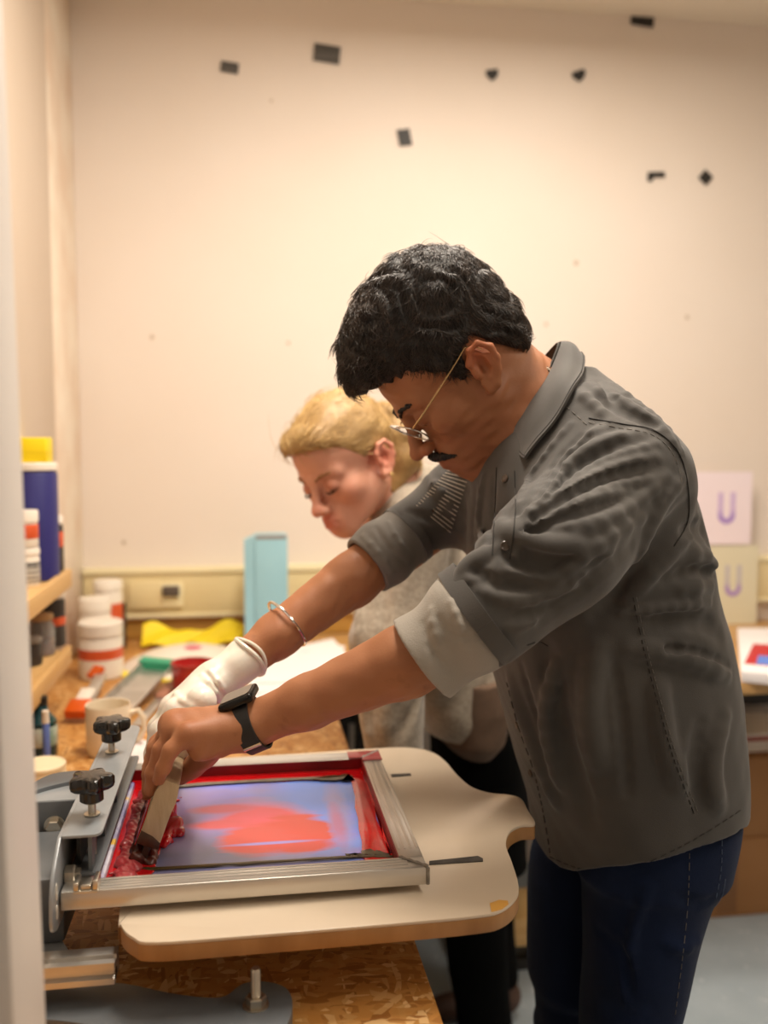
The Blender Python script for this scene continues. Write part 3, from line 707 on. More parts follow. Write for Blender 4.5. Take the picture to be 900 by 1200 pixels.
# ------------------------------------------------------------------ squeegee
sqn = P(164, 1014, Z=MZ+.001); sy0 = sqn[1]; tilt = math.radians(21)
e = empty('squeegee', (sqn[0], sy0+.14, MZ), label='wooden squeegee with an ink-stained rubber blade, held in both hands', cat='squeegee')
m_wood = mat('squeegee_wood', 'C9B290', .5, c2='A8906E', nscale=22, stretch=(6, .5, 1), namt=.7, bump=.2)
ca, sa = math.cos(tilt), math.sin(tilt)
def tl(x, z): return (sqn[0]+x*ca+z*sa, MZ+.001-x*sa+z*ca)
prof = rounded([(-.0125, .022), (.0125, .022), (.0118, .062), (.0130, .080), (.0095, .099), (-.0095, .099), (-.0130, .080), (-.0118, .062)], .004, 3)
SQL = .29
def sq(profile, nm, m, y0=0, y1=SQL, bev=.0012):
    o2 = [tl(*p) for p in profile]
    return G().prism([(x, z) for x, z in o2], sy0+y0, sy0+y1, bev=bev, axis='y').make(nm, m, e)
sq(prof, 'handle', m_wood)
sq([(-.0122, .0222), (-.0122, .038), (.002, .035), (.0124, .030), (.0124, .0222)], 'stained_foot', mat('ink_soaked_wood', '5A3417', .4, c2='2A1A0C', nscale=30, bump=.3), -.0006, SQL+.0006, .0006)
sq([(-.0134, .018), (-.0136, .050), (-.0121, .050), (-.0121, .018)], 'ink_smear', m_red, .004, .12, .0003)
sq([(-.0035, .0005), (.0045, .0005), (.0045, .030), (-.0035, .030)], 'blade', mat('blade_rubber', '3A2412', .35, c2='17100A', nscale=40), .001, SQL-.001, .0006)
s = SDF()
for k in range(14):
    y = sy0+.004+k*.012; s.ell((tl(-.006, .006)[0], y, tl(-.006, .006)[1]), (.009, .009, .008+.003*math.sin(k*2.)), k=.006)
    s.ell((tl(.010, .004)[0], y, tl(.01, .004)[1]), (.007, .008, .006+.002*math.sin(k*3.)), k=.006)
s.disp(lambda p: .001*snoise(p, 400, 7), 1)
s.mesh((sqn[0]-.04, sy0-.02, MZ-.004), (sqn[0]+.05, sy0+.2, MZ+.04), .0013).build('ink_bead', mat('bead_ink', '6A1A10', .4, c2='2E1A0A', nscale=30, coat=.1), e)
# ------------------------------------------------------------------ clamp bracket, knobs, arm
KZ = .93
cb = empty('screen_clamp', (P(100, 930, Z=KZ)[0], 1.1, .86), label='grey metal screen clamp bracket with holes, left end of the screen', cat='clamp')
a = P(71, 980, Z=KZ); b = P(120, 974, Z=KZ); xa, xb = a[0], b[0]; ya = a[1]; yb = P(140, 850, Z=KZ)[1]
topo = rounded([(xa, ya), (xb, ya), (xb, yb), (xa, yb)], [.003, .012, .02, .003], 5)
G().prism(topo, KZ-.0035, KZ, bev=.001).make('top_plate', m_grey, cb)
fl = rounded([(ya+.001, KZ-.001), (ya-.045, KZ-.030), (ya-.050, KZ-.075), (ya-.03, KZ-.085), (ya+.02, KZ-.085), (ya+.10, KZ-.055), (yb, KZ-.05), (yb, KZ-.001)], [.004, .02, .015, .01, .02, .03, .004, .003], 5)
G().prism(fl, xa-.0035, xa+.0002, bev=.0008, axis='x').make('side_flange', m_grey, cb)
for (yy, zz, ln) in ((ya-.028, KZ-.045, .011), (ya-.028, KZ-.066, .009)):
    so2 = [(yy+.004*math.cos(t), zz+ln*.5*math.sin(t)+(ln*.3 if math.sin(t) > 0 else -ln*.3)) for t in np.linspace(0, 2*math.pi, 18)[:-1]]
    G().prism(so2, xa+.0001, xa+.0008, axis='x').make('slot', mat('slot_shine', 'D8D2C6', .3, .3), cb)
lw = rounded([(xa+.004, ya+.01), (xb-.004, ya+.01), (xb-.004, yb), (xa+.004, yb)], .004, 3)
G().prism(lw, SZ+.001, SZ+.005, bev=.0008).make('lower_jaw', m_grey_d, cb)
for yy in (ya+.014, ya+.10, ya+.2):
    G().box((xb-.016, yy, SZ+.005), (xb-.012, yy+.02, KZ-.004)).make('gusset', m_grey_d, cb)
G().box((xa+.010, ya+.03, SZ+.005), (xa+.014, yb-.02, KZ-.004)).make('inner_web', m_black, cb)
nut = P(82, 1003, Y=ya+.01)
G().hexa((xa+.001, ya+.012, KZ-.046), .010, .011, (1, 0, 0)).hexa((xa+.012, ya+.012, KZ-.046), .0065, .005, (1, 0, 0)).make('nut', m_bolt, cb)
jaw = G().box((xa+.016, ya-.028, SZ+.0008), (xa+.040, ya-.006, SZ+.004), bev=.001).box((xa+.016, ya-.028, SZ+.004), (xa+.021, ya-.006, SZ+.012), bev=.001).box((xa+.035, ya-.028, SZ+.004), (xa+.040, ya-.006, SZ+.014), bev=.001).box((xa+.023, ya-.026, SZ+.004), (xa+.033, ya-.008, SZ+.009), bev=.001)
jaw.make('steel_jaw', m_bolt, cb)
def star_knob(px, py, lab):
    b0 = P(px, py, Z=KZ+.001)
    e = empty('star_knob', b0, label=lab, cat='knob', group='star knobs on the screen clamp')
    G().lathe(b0, [(.0085, 0), (.0085, .0012), (.0048, .0016)], 24).make('washer', m_bolt, e)
    G().lathe(b0+[0, 0, .001], [(.0042, 0), (.0042, .018)], 16).make('stem', m_bolt, e)
    z = .014
    G().lathe(b0+[0, 0, z], [(.010, 0), (.0125, .002), (.0125, .012), (.016, .0135), (.0195, .0165), (.0205, .020), (.0205, .027), (.0185, .0295), (.010, .0302), (.001, .0302)], 80, lobes=5, lobe=.20, lo_at=lambda h: h > .0133 and h < .03).make('knob_head', m_knob, e, auto=50)
star_knob(108, 954, 'larger-looking black star knob, nearer the camera on the clamp')
star_knob(131, 881, 'black star knob at the far end of the clamp, beside the mug')
# threaded rod of the near knob under the plate
b0 = P(108, 954, Z=KZ); G().lathe(b0-[0, 0, .044], [(.004, 0), (.004, .042)], 14).make('threaded_rod', m_bolt, cb)
# arm behind the clamp
ar = empty('press_arm', (xa-.1, 1.05, .8), label='grey steel press arm with bolts, between the partition and the clamp', cat='press arm')
pz = .905
def plate(px, z, th, nm, m, par=ar, r=.004, bev=.0008):
    q = [tuple(P(x, y, Z=z)[:2]) for x, y in px]; return G().prism(rounded(q, r, 4) if r else q, z-th, z, bev=bev).make(nm, m, par)
ux = xa-.006; lxx = xa-.20
yF = P(60, 908, Z=.90)[1]
# channel: top flange, front web
y1_ = P(60, 938, Z=.905)[1]; y2_ = P(60, 925, Z=.905)[1]
G().box((lxx, y1_, .902), (ux, y2_+.01, .905), bev=.001).make('channel_flange', m_grey, ar)
wz = P(60, 985, Y=y1_)[2]
G().box((lxx, y1_-.0015, wz), (ux, y1_+.0015, .904), bev=.0008).make('channel_web', m_grey_d, ar)
hb = P(64, 968, Y=y1_-.002)
G().hexa((hb[0], y1_-.0015, hb[2]), .0095, .009, (0, -1, 0)).make('bolt', m_bolt, ar)
G().lathe((hb[0], y1_-.0012, hb[2]), [(.0125, 0), (.0125, .0012)], 24, (0, -1, 0)).make('washer', m_bolt, ar)
# curved far arm
q = spline([P(36, 918, Z=.91), P(60, 907, Z=.91), P(85, 903, Z=.91), P(104, 903, Z=.91)], 6); q2 = spline([P(104, 912, Z=.91), P(80, 916, Z=.91), P(55, 922, Z=.91), P(36, 928, Z=.91)], 6)
G().prism([tuple(p[:2]) for p in q+q2], .882, .91, bev=.001).make('curved_link', m_grey_d, ar)
# lower body behind frame and the base plate
bz = P(60, 1052, Y=ya+.02)[2]
G().box((lxx, ya+.03, BZ+.04), (xa-.004, ya+.16, .872), bev=.006).make('pivot_block', m_grey_d, ar)
G().lathe((P(72, 1000, Y=ya+.03)[0], ya+.03, .855), [(.013, 0), (.013, .004), (.009, .006)], 24, (0, -1, 0)).make('pivot_cap', m_black, ar)
plate([(-30, 1062), (62, 1058), (72, 1100), (86, 1122), (-30, 1130)], .80, .006, 'base_plate', m_grey, ar, .01)
hb = P(52, 1084, Z=.80); G().hexa((hb[0], hb[1], .8002), .011, .009).lathe((hb[0], hb[1], .80), [(.015, 0), (.015, .0015)], 24).make('bolt', m_bolt, ar)
for yy in (P(50, 1075, Z=.79)[1], P(60, 1110, Z=.79)[1]):
    G().lathe((P(20, 1075, Z=.79)[0], yy, BZ), [(.02, 0), (.02, .034)], 24).make('spacer', m_grey_d, ar)
# aluminium extrusion
ex1 = P(138, 1115, Z=.82); y0_ = P(138, 1156, Z=.79)[1]
ex = empty('aluminium_rail', (ex1[0]-.1, ex1[1], .79), label='short grooved aluminium rail lying below the frame corner', cat='rail')
zt_ = .822; yt1 = P(138, 1111, Z=zt_)[1]; yt0 = P(138, 1128, Z=zt_)[1]
prof = [(yt0, zt_-.022), (yt0, zt_-.016), (yt0+.005, zt_-.014), (yt0+.005, zt_-.009), (yt0, zt_-.007), (yt0, zt_), (yt0+.008, zt_), (yt0+.009, zt_-.004), (yt0+.015, zt_-.004), (yt0+.016, zt_), (yt1+.004, zt_), (yt1+.004, zt_-.022)]
G().prism(prof, ex1[0]-.30, ex1[0], axis='x', bev=.0006).make('extrusion', m_alu, ex)
G().box((ex1[0]-.0004, yt0+.004, zt_-.019), (ex1[0]+.0006, yt0+.012, zt_-.010)).make('end_socket', m_black, ex, smooth=False)
G().box((ex1[0]-.18, yt0+.002, BZ), (ex1[0]-.10, yt1, zt_-.0225)).make('support_block', m_grey_d, ex)
# big grey lower arm with its upright bolt
la = empty('lower_arm', P(200, 1180, Z=BZ+.02), label='flat dark grey lower press arm with a rounded end, lying on the OSB bench', cat='press arm')
q = spline([P(20, 1166, Z=BZ+.02), P(100, 1153, Z=BZ+.02), P(145, 1152, Z=BZ+.02), P(205, 1164, Z=BZ+.02), P(258, 1168, Z=BZ+.02), P(285, 1152, Z=BZ+.02), P(315, 1150, Z=BZ+.02), P(338, 1160, Z=BZ+.02), P(342, 1185, Z=BZ+.02), P(325, 1215, Z=BZ+.02), P(270, 1250, Z=BZ+.02), P(180, 1225, Z=BZ+.02), P(100, 1200, Z=BZ+.02), P(20, 1192, Z=BZ+.02)], 6)
G().prism([tuple(p[:2]) for p in q], BZ+.001, BZ+.02, bev=.0012).make('arm_plate', m_grey_d, la)
hb = P(300, 1178, Z=BZ+.02)
G().hexa(hb, .0105, .010).lathe(hb, [(.013, 0), (.013, .001)], 24).make('nut', m_bolt, la)
G().lathe(hb, [(.0048, 0)]+[(.0048+.0004*(i % 2), .010+i*.0011) for i in range(24)]+[(.004, .038)], 14).make('bolt_shank', m_bolt, la)
# platen support under the board so that it does not float
ps = empty('platen_support', (.1, 1.12, BZ), label='dark grey steel support bar between the platen and the bench', cat='support')
G().box((-.12, 1.09, PT-.045), (.30, 1.14, PT-.0202), bev=.002).make('support_bar', m_grey_d, ps)
G().box((-.10, 1.095, BZ), (-.06, 1.135, PT-.045), bev=.002).make('support_foot', m_grey_d, ps)
G().box((BX-.06, 1.095, BZ), (BX-.02, 1.135, PT-.045), bev=.002).make('support_foot', m_grey_d, ps)

# ------------------------------------------------------------------ the press is one thing: its groups become parts with sub-parts
press = empty('printing_press', (X0-.05, 1.1, BZ), label='manual screen printing press with grey steel arms and cream platen on the bench', cat='printing press')
def regroup(e, main, newname, lab=None):
    ch = list(e.children); m_ = [c for c in ch if c.name.split('.')[0] == main][0]
    m_.parent = press; m_.matrix_parent_inverse = parent_world(press).inverted(); m_.name = newname
    if lab: m_['label'] = lab
    for c in ch:
        if c is m_: continue
        c.parent = m_; c.matrix_parent_inverse = Matrix.Identity(4)
    bpy.data.objects.remove(e)
for o_ in [o for o in COL.objects if o.type == 'EMPTY']:
    n_ = o_.name.split('.')[0]
    if n_ == 'press_platen': regroup(o_, 'board_core', 'platen', 'cream laminated platen with a notched neck end')
    elif n_ == 'screen_clamp': regroup(o_, 'top_plate', 'screen_clamp')
    elif n_ == 'star_knob': regroup(o_, 'knob_head', 'star_knob', 'black star knob')
    elif n_ == 'press_arm': regroup(o_, 'pivot_block', 'pivot_arm')
    elif n_ == 'aluminium_rail': regroup(o_, 'extrusion', 'aluminium_rail', 'grooved aluminium rail')
    elif n_ == 'lower_arm': regroup(o_, 'arm_plate', 'lower_arm')
    elif n_ == 'platen_support': regroup(o_, 'support_bar', 'support_bar')
# ------------------------------------------------------------------ people: shared head builder
class Fr:
    def __init__(s, O, F, U, near):
        s.O = np.array(O, float); s.F = unit(F); u = np.array(U, float); s.U = unit(u-s.F*np.dot(u, s.F)); c = np.cross(s.F, s.U)
        s.S = c if np.dot(c, near) > 0 else -c; s.R = np.array([s.S, s.F, s.U])
    def w(s, p): return s.O+np.array(p, float)@s.R
    def l(s, p): return (p-s.O.astype(f32))@s.R.T.astype(f32)
def head_sdf(S, h, male=True, k=1.0):
    w = h.w; R = h.R
    def ell(c, r, kk=.012): S.ell(w(c), r, R, kk)
    ell((0, -.012, .030), (.074, .094, .085)); ell((0, .024, .030), (.062, .062, .058), .02)
    ell((0, .028, -.040), (.057 if male else .054, .056, .070), .02)
    for s in (-1, 1):
        S.cone(w((s*.053, .0, -.058)), w((s*.018, .070, -.100)), .017, .016 if male else .013, k=.03)
        ell((s*.043, .050, -.036), (.022, .026, .022), .02)
        S.cone(w((s*.010, .083, .003)), w((s*.046, .064, .004)), .0115 if male else .008, .010, k=.015)
        S.sub(_ell(w((s*.033, .094, -.014)), (.019, .015, .0125), R), .014)
    ell((0, .074, -.103), (.022, .018, .018), .02)
    ell((0, .078, -.076), (.031, .020, .026), .02)
    # nose
    nl = .113 if male else .110
    S.cone(w((0, .084, -.004)), w((0, nl-.004, -.042)), .0075, .0095, k=.012)
    ell((0, nl, -.047), (.0115 if male else .0095, .0100, .0095), .008)
    for s in (-1, 1):
        ell((s*(.0135 if male else .0115), .100, -.050), (.0085, .011, .008), .006)
        S.sub(_ell(w((s*.0065, .1055, -.0575)), (.0035, .005, .004), R), .003)
        ell((s*.033, .0735, -.0145), (.0145, .0140, .0130), .004)            # closed upper lid over the eyeball
        S.sub(_ell(w((s*.033, .0885, -.0235)), (.0115, .006, .0016 if male else .0018), R), .0015)
    # lips
    for (u, r) in ((-.0725, .0058), (-.0825, .0068)):
        mw = .022 if male else .026; S.chain([w((-mw, .085, -.0775 if male else -.0745)), w((-.009, .0955, u)), w((.009, .0955, u)), w((mw, .085, -.0775 if male else -.0745))], [.0026, r, r, .0026], k=.005)
    S.sub(_cone(w((-.022, .092, -.0778)), w((0, .104, -.0772)), .0014, .0018), .002); S.sub(_cone(w((.022, .092, -.0778)), w((0, .104, -.0772)), .0014, .0018), .002)
    # ears
    for s in (-1, 1):
        ex = .076; rot = .22
        def e(f, u, x=0): c, n = math.cos(rot), math.sin(rot); return w((s*(ex+x), -.016+f*c-u*n, -.022+f*n+u*c))
        rim = [e(.012, -.006, 0), e(.014, .012, .004), (e(.006, .027, .007)), e(-.008, .030, .010), e(-.019, .018, .012), e(-.019, .002, .011), e(-.012, -.014, .008), e(-.002, -.026, .004), e(.007, -.028, .001), e(.010, -.018, 0)]
        S.chain(rim, [.004, .004, .0036, .0038, .0040, .0038, .0040, .0058, .0058, .004], k=.004)
        RR = np.array([h.S, math.cos(rot)*h.F+math.sin(rot)*h.U, -math.sin(rot)*h.F+math.cos(rot)*h.U])
        S.ell(e(-.003, .002, .001), (.0045, .016, .026), RR, k=.004)
        S.chain([e(-.001, .020, .005), e(-.010, .010, .008), e(-.010, -.004, .007), e(-.002, -.014, .005)], [.0026, .0032, .0032, .003], k=.004)
        S.sub(_ell(e(.000, .002, .006), (.0065, .0065, .010), RR), .004)
        S.ell(e(.011, -.003, .004), (.004, .004, .006), RR, k=.004)
def wrist_palm(S, W, mcps, r0, r1, k=.014):
    for m in mcps: S.cone(W, m, r0, r1, k=k)
def finger(S, pts, r, k=.005):
    S.chain(pts, r, k=k)
def strands(name, mt, par, V, Nn, n, flow, length, lift, rad, seed=1, seg=5, curl=.25, jitter=.3, root=-.001):
    r = np.random.default_rng(seed); idx = r.integers(0, len(V), n); vs = []; fs = []
    p0 = V[idx]; nn = Nn[idx]; d = flow(p0)+r.normal(size=(n, 3))*jitter; d -= nn*(d*nn).sum(1, keepdims=True); d /= np.linalg.norm(d, axis=1, keepdims=True)+1e-9
    sd = np.cross(nn, d); L = r.uniform(*length, size=(n, 1)); lf = r.uniform(*lift, size=(n, 1)); cu = r.normal(size=(n, 1))*curl; ph = r.uniform(0, 6.28, size=(n, 1))
    P_ = []
    for k in range(seg+1):
        t = k/seg
        P_.append(p0+nn*(root+lf*math.sin(t*2.2)/1.0*(1-.35*t))+d*L*t*(1-.12*t)+sd*L*cu*t*t-nn*L*.22*t*t)
    P_ = np.array(P_)
    for k in range(seg+1):
        rr = rad*(1-.75*(k/seg)**2)
        for a in range(3):
            an = 2.094*a; vs.append(P_[k]+rr*(math.cos(an)*nn+math.sin(an)*sd))
    vs = np.array(vs).reshape(seg+1, 3, n, 3).transpose(2, 0, 1, 3).reshape(-1, 3)
    b = np.arange(n)*(seg+1)*3; F = []
    for k in range(seg):
        for a in range(3): F.append(np.stack([b+k*3+a, b+k*3+(a+1) % 3, b+(k+1)*3+(a+1) % 3, b+(k+1)*3+a], 1))
    F = np.concatenate(F); me = bpy.data.meshes.new(name); me.from_pydata(vs, [], F)
    return link(name, me, mt, par, True, kind='stuff')
def vnormals(V, F):
    n = np.cross(V[F[:, 2]]-V[F[:, 0]], V[F[:, 3]]-V[F[:, 1]]); o = np.zeros_like(V)
    for a in range(4):
        for c in range(3): o[:, c] += np.bincount(F[:, a], n[:, c], len(V))
    return o/(np.linalg.norm(o, axis=1, keepdims=True)+1e-12)
def hits(S, pix, t0=.6, t1=2.4):
    d = np.array([ray(*p) for p in pix]); t = np.full(len(d), t0)
    for _ in range(170):
        v = S.ev((_O+d*t[:, None]).astype(f32)); t = np.where((v > .0005) & (t < t1), t+np.maximum(v*.7, .0006), t)
    ok = t < t1; p = _O+d*t[:, None]; e = 1.5e-3; n = np.stack([S.ev((p+e*np.eye(3)[i]).astype(f32))-S.ev((p-e*np.eye(3)[i]).astype(f32)) for i in range(3)], 1)
    n = n/(np.linalg.norm(n, axis=1, keepdims=True)+1e-9)
    return p[ok], n[ok]
def densify(pix, step=9):
    s = spline(pix, 8); out = [s[0]]
    for q in s[1:]:
        if np.linalg.norm(q-out[-1]) >= step: out.append(q)
    return out
def folds(S, base, lines):
    """(polyline in the picture, radius, sign): cloth folds put on the surface of `base` and blended into S"""
    for pix, r, sg in lines:
        p, n = hits(base, densify(pix, 12))
        m = len(p)
        for i in range(m-1):
            ta = math.sin(math.pi*(i+.4)/m)**.6; tb = math.sin(math.pi*(i+1.4)/m)**.6 if i < m-2 else .4
            if sg > 0:
                a = p[i]-n[i]*(r*(1.05-.90*ta)); b = p[i+1]-n[i+1]*(r*(1.05-.90*tb)); S.add(_cone(a, b, r, r), r*1.5)
            else:
                a = p[i]+n[i]*(r*(1.05-.5*ta)); b = p[i+1]+n[i+1]*(r*(1.05-.5*tb)); S.sub(_cone(a, b, r, r), r*1.6)
def seam(S, pix, mt, par, r=.0007, lift=.0003, name='seam', step=8, dash=False):
    p, n = hits(S, densify(pix, step)); 
    if len(p) < 2: return
    q = p+n*lift
    if not dash: return G().tube(list(q), r, 5).make(name, mt, par)
    g = G()
    for i in range(len(q)-1): g.tube([q[i], q[i]+(q[i+1]-q[i])*.6], r, 4)
    return g.make(name, mt, par)
def button(S, px, py, par, mt, r=.0055):
    p, n = hits(S, [(px, py)])
    if not len(p): return
    g = G().lathe(p[0]-n[0]*.0005, [(r*.9, 0), (r, .0006), (r, .0018), (r*.85, .0024), (r*.6, .0018), (.0002, .0017)], 20, tuple(n[0]))
    return g.make('button', mt, par)
# ------------------------------------------------------------------ the man
TY = 1.20                                                # his midline
man = empty('person', (.45, TY, 0), label='man with dark hair, moustache and glasses in a charcoal denim shirt, pulling the squeegee', cat='person')
def skin_extra(nt, tc, last, c): return marks('5A2E1C', 60, .70, .06, .25, 3)(nt, tc, last, c)
m_skin = mat('brown_skin', 'AC744E', .55, c2='A16643', nscale=30, namt=.8, bump=.12, bscale=420, sss=.12, attr='tint', extra=skin_extra)
m_hair = mat('dark_hair', '14100E', .62, c2='241C18', nscale=120, namt=.6, bump=.4, bscale=260)
m_strand = mat('dark_hair_strand', '1C1612', .36, c2='4A3C32', nscale=60)
HM = Fr(P(528, 430, Y=TY), (-.68, .055, -.73), (-.73, 0, .68), (0, -1, 0))
B = SDF(); head_sdf(B, HM)
hw = HM.w
NB = P(650, 488, Y=TY)                                   # base of the neck
B.cone(hw((0, -.035, -.030)), NB, .055, .057, k=.03)
B.cone(hw((0, .010, -.070)), NB+[-.035, 0, -.02], .040, .050, k=.03)
# torso, hips, legs (mostly under the clothes)
CH = P(650, 620, Y=TY); BE = P(700, 780, Y=TY); HP = P(742, 930, Y=TY)
B.add(_flat(NB+[.0, 0, -.06], CH, .085, .10, (0, 1, 0), 1.45), .05)
B.add(_flat(CH, BE, .10, .10, (0, 1, 0), 1.4), .05); B.add(_flat(BE, HP, .10, .11, (0, 1, 0), 1.35), .05)
SN = P(716, 566, Y=1.06); SF = P(628, 520, Y=1.385)
EN = P(556, 742, Y=.975); WN = P(286, 853, Y=1.045)
EF = P(470, 636, Y=1.285); WF = P(262, 792, Y=1.185)
B.cone(NB+[.02, 0, -.04], SN, .05, .045, k=.04); B.cone(NB+[.0, 0, -.04], SF, .06, .055, k=.04)
def arm(S0, E, W, side, r=(.046, .042, .0405, .0235)):
    B.cone(S0, E, r[0], r[1], k=.02)
    M = E+(W-E)*.30; M2 = E+(W-E)*.72
    sl = np.cross(unit(W-E), (0, 1., 0))                 # bulge of the forearm muscle
    B.cone(E, M, r[2], r[2]-.001, k=.012); B.add(_flat(M, M2, r[2]-.001, .0295, (0, 1, 0), .98), .01)
    B.add(_flat(M2, W, .0295, r[3], (0, 1, 0), .95), .01)
arm(SN, EN, WN, 1); arm(SF, EF, WF, 1, (.050, .041, .038, .022))
# left hand (bare, watch) gripping the squeegee: pinky nearest the camera
def hp(px, py, y): return P(px, py, Y=y)
mN = [hp(221, 860, 1.012), hp(209, 853, 1.035), hp(203, 850, 1.060), hp(203, 852, 1.084)]
B.add(_flat(WN, (mN[1]+mN[2])/2, .0235, .019, (0, 1, 0), 1.25), .02)
for m_, r_ in zip(mN, (.0125, .0125, .0125, .012)): B.cone(WN+(m_-WN)*.30, m_, .017, r_, k=.014)
fN = [[mN[0], hp(200, 879, 1.006), hp(191, 900, 1.008), hp(186, 914, 1.014)],
      [mN[1], hp(189, 879, 1.030), hp(180, 906, 1.030), hp(176, 927, 1.034)],
      [mN[2], hp(183, 877, 1.056), hp(174, 906, 1.055), hp(171, 930, 1.058)],
      [mN[3], hp(184, 872, 1.082), hp(176, 897, 1.080), hp(174, 917, 1.080)]]
for f_, rr in zip(fN, ((.0105, .0088, .0080, .0068), (.011, .0096, .0086, .0072), (.011, .0098, .0088, .0074), (.0108, .0096, .0088, .0074))): finger(B, f_, rr)
B.chain([hp(256, 868, 1.07), hp(238, 886, 1.085), hp(226, 899, 1.092), hp(212, 912, 1.094)], [.018, .0135, .0108, .0085], k=.010)
B.cone(hp(256, 872, 1.03), hp(235, 878, 1.02), .015, .014, k=.012)
# right hand (inside the glove)
mF = [hp(206, 833, 1.130), hp(201, 829, 1.155), hp(201, 828, 1.180), hp(205, 832, 1.203)]
for m_ in mF: B.cone(WF+(m_-WF)*.25, m_, .019, .0125, k=.014)
fF = [[mF[0], hp(188, 856, 1.128), hp(182, 884, 1.122), hp(179, 904, 1.120)],
      [mF[1], hp(185, 852, 1.155), hp(180, 884, 1.150), hp(178, 908, 1.148)],
      [mF[2], hp(187, 850, 1.180), hp(182, 880, 1.176), hp(180, 902, 1.174)],
      [mF[3], hp(191, 852, 1.204), hp(187, 876, 1.200), hp(186, 892, 1.198)]]
for f_ in fF: finger(B, f_, (.0108, .0095, .0086, .0074))
thF = [hp(236, 822, 1.125), hp(224, 845, 1.118), hp(216, 872, 1.116), hp(212, 892, 1.114)]
B.chain(thF, [.017, .013, .0110, .0088], k=.010)
# legs
def leg_rows(l, cy, b, sc=1.0):
    rows = []
    for y, xl, xr in l:
        cx, a = ring(xl, xr, cy, b); z = P((xl+xr)/2, y, Y=cy)[2]; rows.append([z, cx, cy, a*sc, b*sc])
    return rows
near_l = leg_rows([(960, 694, 872), (1000, 692, 864), (1050, 692, 846), (1100, 692, 832), (1150, 692, 820), (1198, 690, 808)], 1.118, .084)
far_l = leg_rows([(960, 640, 800), (1000, 628, 778), (1050, 625, 765), (1100, 625, 757), (1150, 627, 750), (1198, 630, 742)], 1.300, .090)
for rows in (near_l, far_l):
    r0 = rows[-1]; cx, cy = r0[1], r0[2]
    for z, a, b in ((.50, .062, .066), (.44, .060, .064), (.32, .058, .062), (.20, .052, .056), (.10, .050, .054)):
        rows.append([z, cx+(.0 if z > .4 else (.44-z)*.10), cy, a, b])
    rows.sort()
    ka = [np.array([r[1], r[2], r[0]]) for r in rows]
    B.chain(ka[::-1], [min(r[3], r[4])*.72 for r in rows[::-1]], k=.02)
lo = (-.12, .88, .02); hi = (.78, 1.50, 1.72)
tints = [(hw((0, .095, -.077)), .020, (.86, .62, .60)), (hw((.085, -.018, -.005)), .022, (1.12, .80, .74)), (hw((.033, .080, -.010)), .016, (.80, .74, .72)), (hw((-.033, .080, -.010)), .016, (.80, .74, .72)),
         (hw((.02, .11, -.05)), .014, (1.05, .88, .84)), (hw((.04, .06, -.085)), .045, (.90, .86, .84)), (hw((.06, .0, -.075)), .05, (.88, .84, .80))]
for m_ in mN: tints.append((m_+[0, 0, .012], .012, (.92, .82, .78)))
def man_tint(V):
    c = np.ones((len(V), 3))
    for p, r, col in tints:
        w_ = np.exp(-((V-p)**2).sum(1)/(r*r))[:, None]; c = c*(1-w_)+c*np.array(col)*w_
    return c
B.disp(lambda p: .0007*snoise(p, 160, 21), 1)
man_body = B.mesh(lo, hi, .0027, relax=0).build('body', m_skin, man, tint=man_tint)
# fingernails of the bare hand
g = G()
# eyes
m_eye = mat('eye_white', 'E8DED2', .15, extra=None); m_iris = mat('iris_dark', '1E120C', .1)
for s in (-1, 1):
    c = hw((s*.033, .0735, -.0155)); e = G().lathe(c-HM.F*.0122, [(max(.0002, .0122*math.sin(t)), .0122-.0122*math.cos(t)) for t in np.linspace(0, math.pi, 12)], 16, tuple(HM.F)).make('eye', m_eye, man)
    d = unit(HM.F*.86-HM.U*.5); G().lathe(c+d*.0112, [(.0055, 0), (.0045, .0012), (.0002, .0015)], 16, tuple(d)).make('iris', m_iris, e)
# eyebrows and moustache
for s in (-1, 1):
    s1 = SDF(); s1.chain([hw((s*.014, .0945, .0045)), hw((s*.028, .091, .011)), hw((s*.042, .081, .0105)), hw((s*.054, .064, .004))], [.0020, .0027, .0023, .0012], k=.004)
    s1.disp(lambda p: .0010*snoise(p, 900, 3), 1); c = hw((s*.032, .085, .008)); s1.mesh(c-.035, c+.035, .0013).build('eyebrow', m_hair, man)
s1 = SDF()
for s in (-1, 1): s1.chain([hw((0, .1025, -.0625)), hw((s*.012, .101, -.0655)), hw((s*.024, .0935, -.0715)), hw((s*.034, .083, -.0800))], [.0036, .0050, .0042, .0020], k=.006)
s1.disp(lambda p: .0012*snoise((p-hw((0, 0, 0)).astype(f32))*np.array([1, 1, 1], dtype=f32), 700, 4), 1); c = hw((0, .095, -.07)); s1.mesh(c-.05, c+.05, .0014).build('moustache', m_hair, man)
# hair
Hh = SDF()
def he(c, r, k=.030): Hh.ell(hw(c), r, HM.R, k)
he((0, -.016, .038), (.081, .105, .096)); he((0, -.047, .074), (.066, .070, .068)); he((0, .045, .083), (.064, .054, .052)); he((.01, .088, .075), (.040, .026, .028)); he((0, .0, .10), (.06, .07, .05)); he((0, -.07, -.01), (.066, .040, .05))
FU = np.array([(-.2, -.078), (-.09, -.072), (-.065, -.040), (-.048, -.010), (-.035, .014), (-.012, .012), (.002, -.018), (.012, -.022), (.022, .004), (.040, .030), (.060, .040), (.080, .052), (.10, .060), (.14, .066)])
def hairline(p):
    q = HM.l(p); return ((np.interp(q[..., 1], FU[:, 0], FU[:, 1])-q[..., 2])*.75).astype(f32)+.003*snoise(p, 240, 9)
def flowd(p):
    q = HM.l(p); v = np.stack([q[..., 0]*150+12*np.sin(q[..., 1]*42)+6*np.sin(q[..., 2]*60), q[..., 1]*30, q[..., 2]*70], -1)
    return (.0022*snoise(v, 1.0, 11)+.0010*snoise(q, 60, 12)).astype(f32)
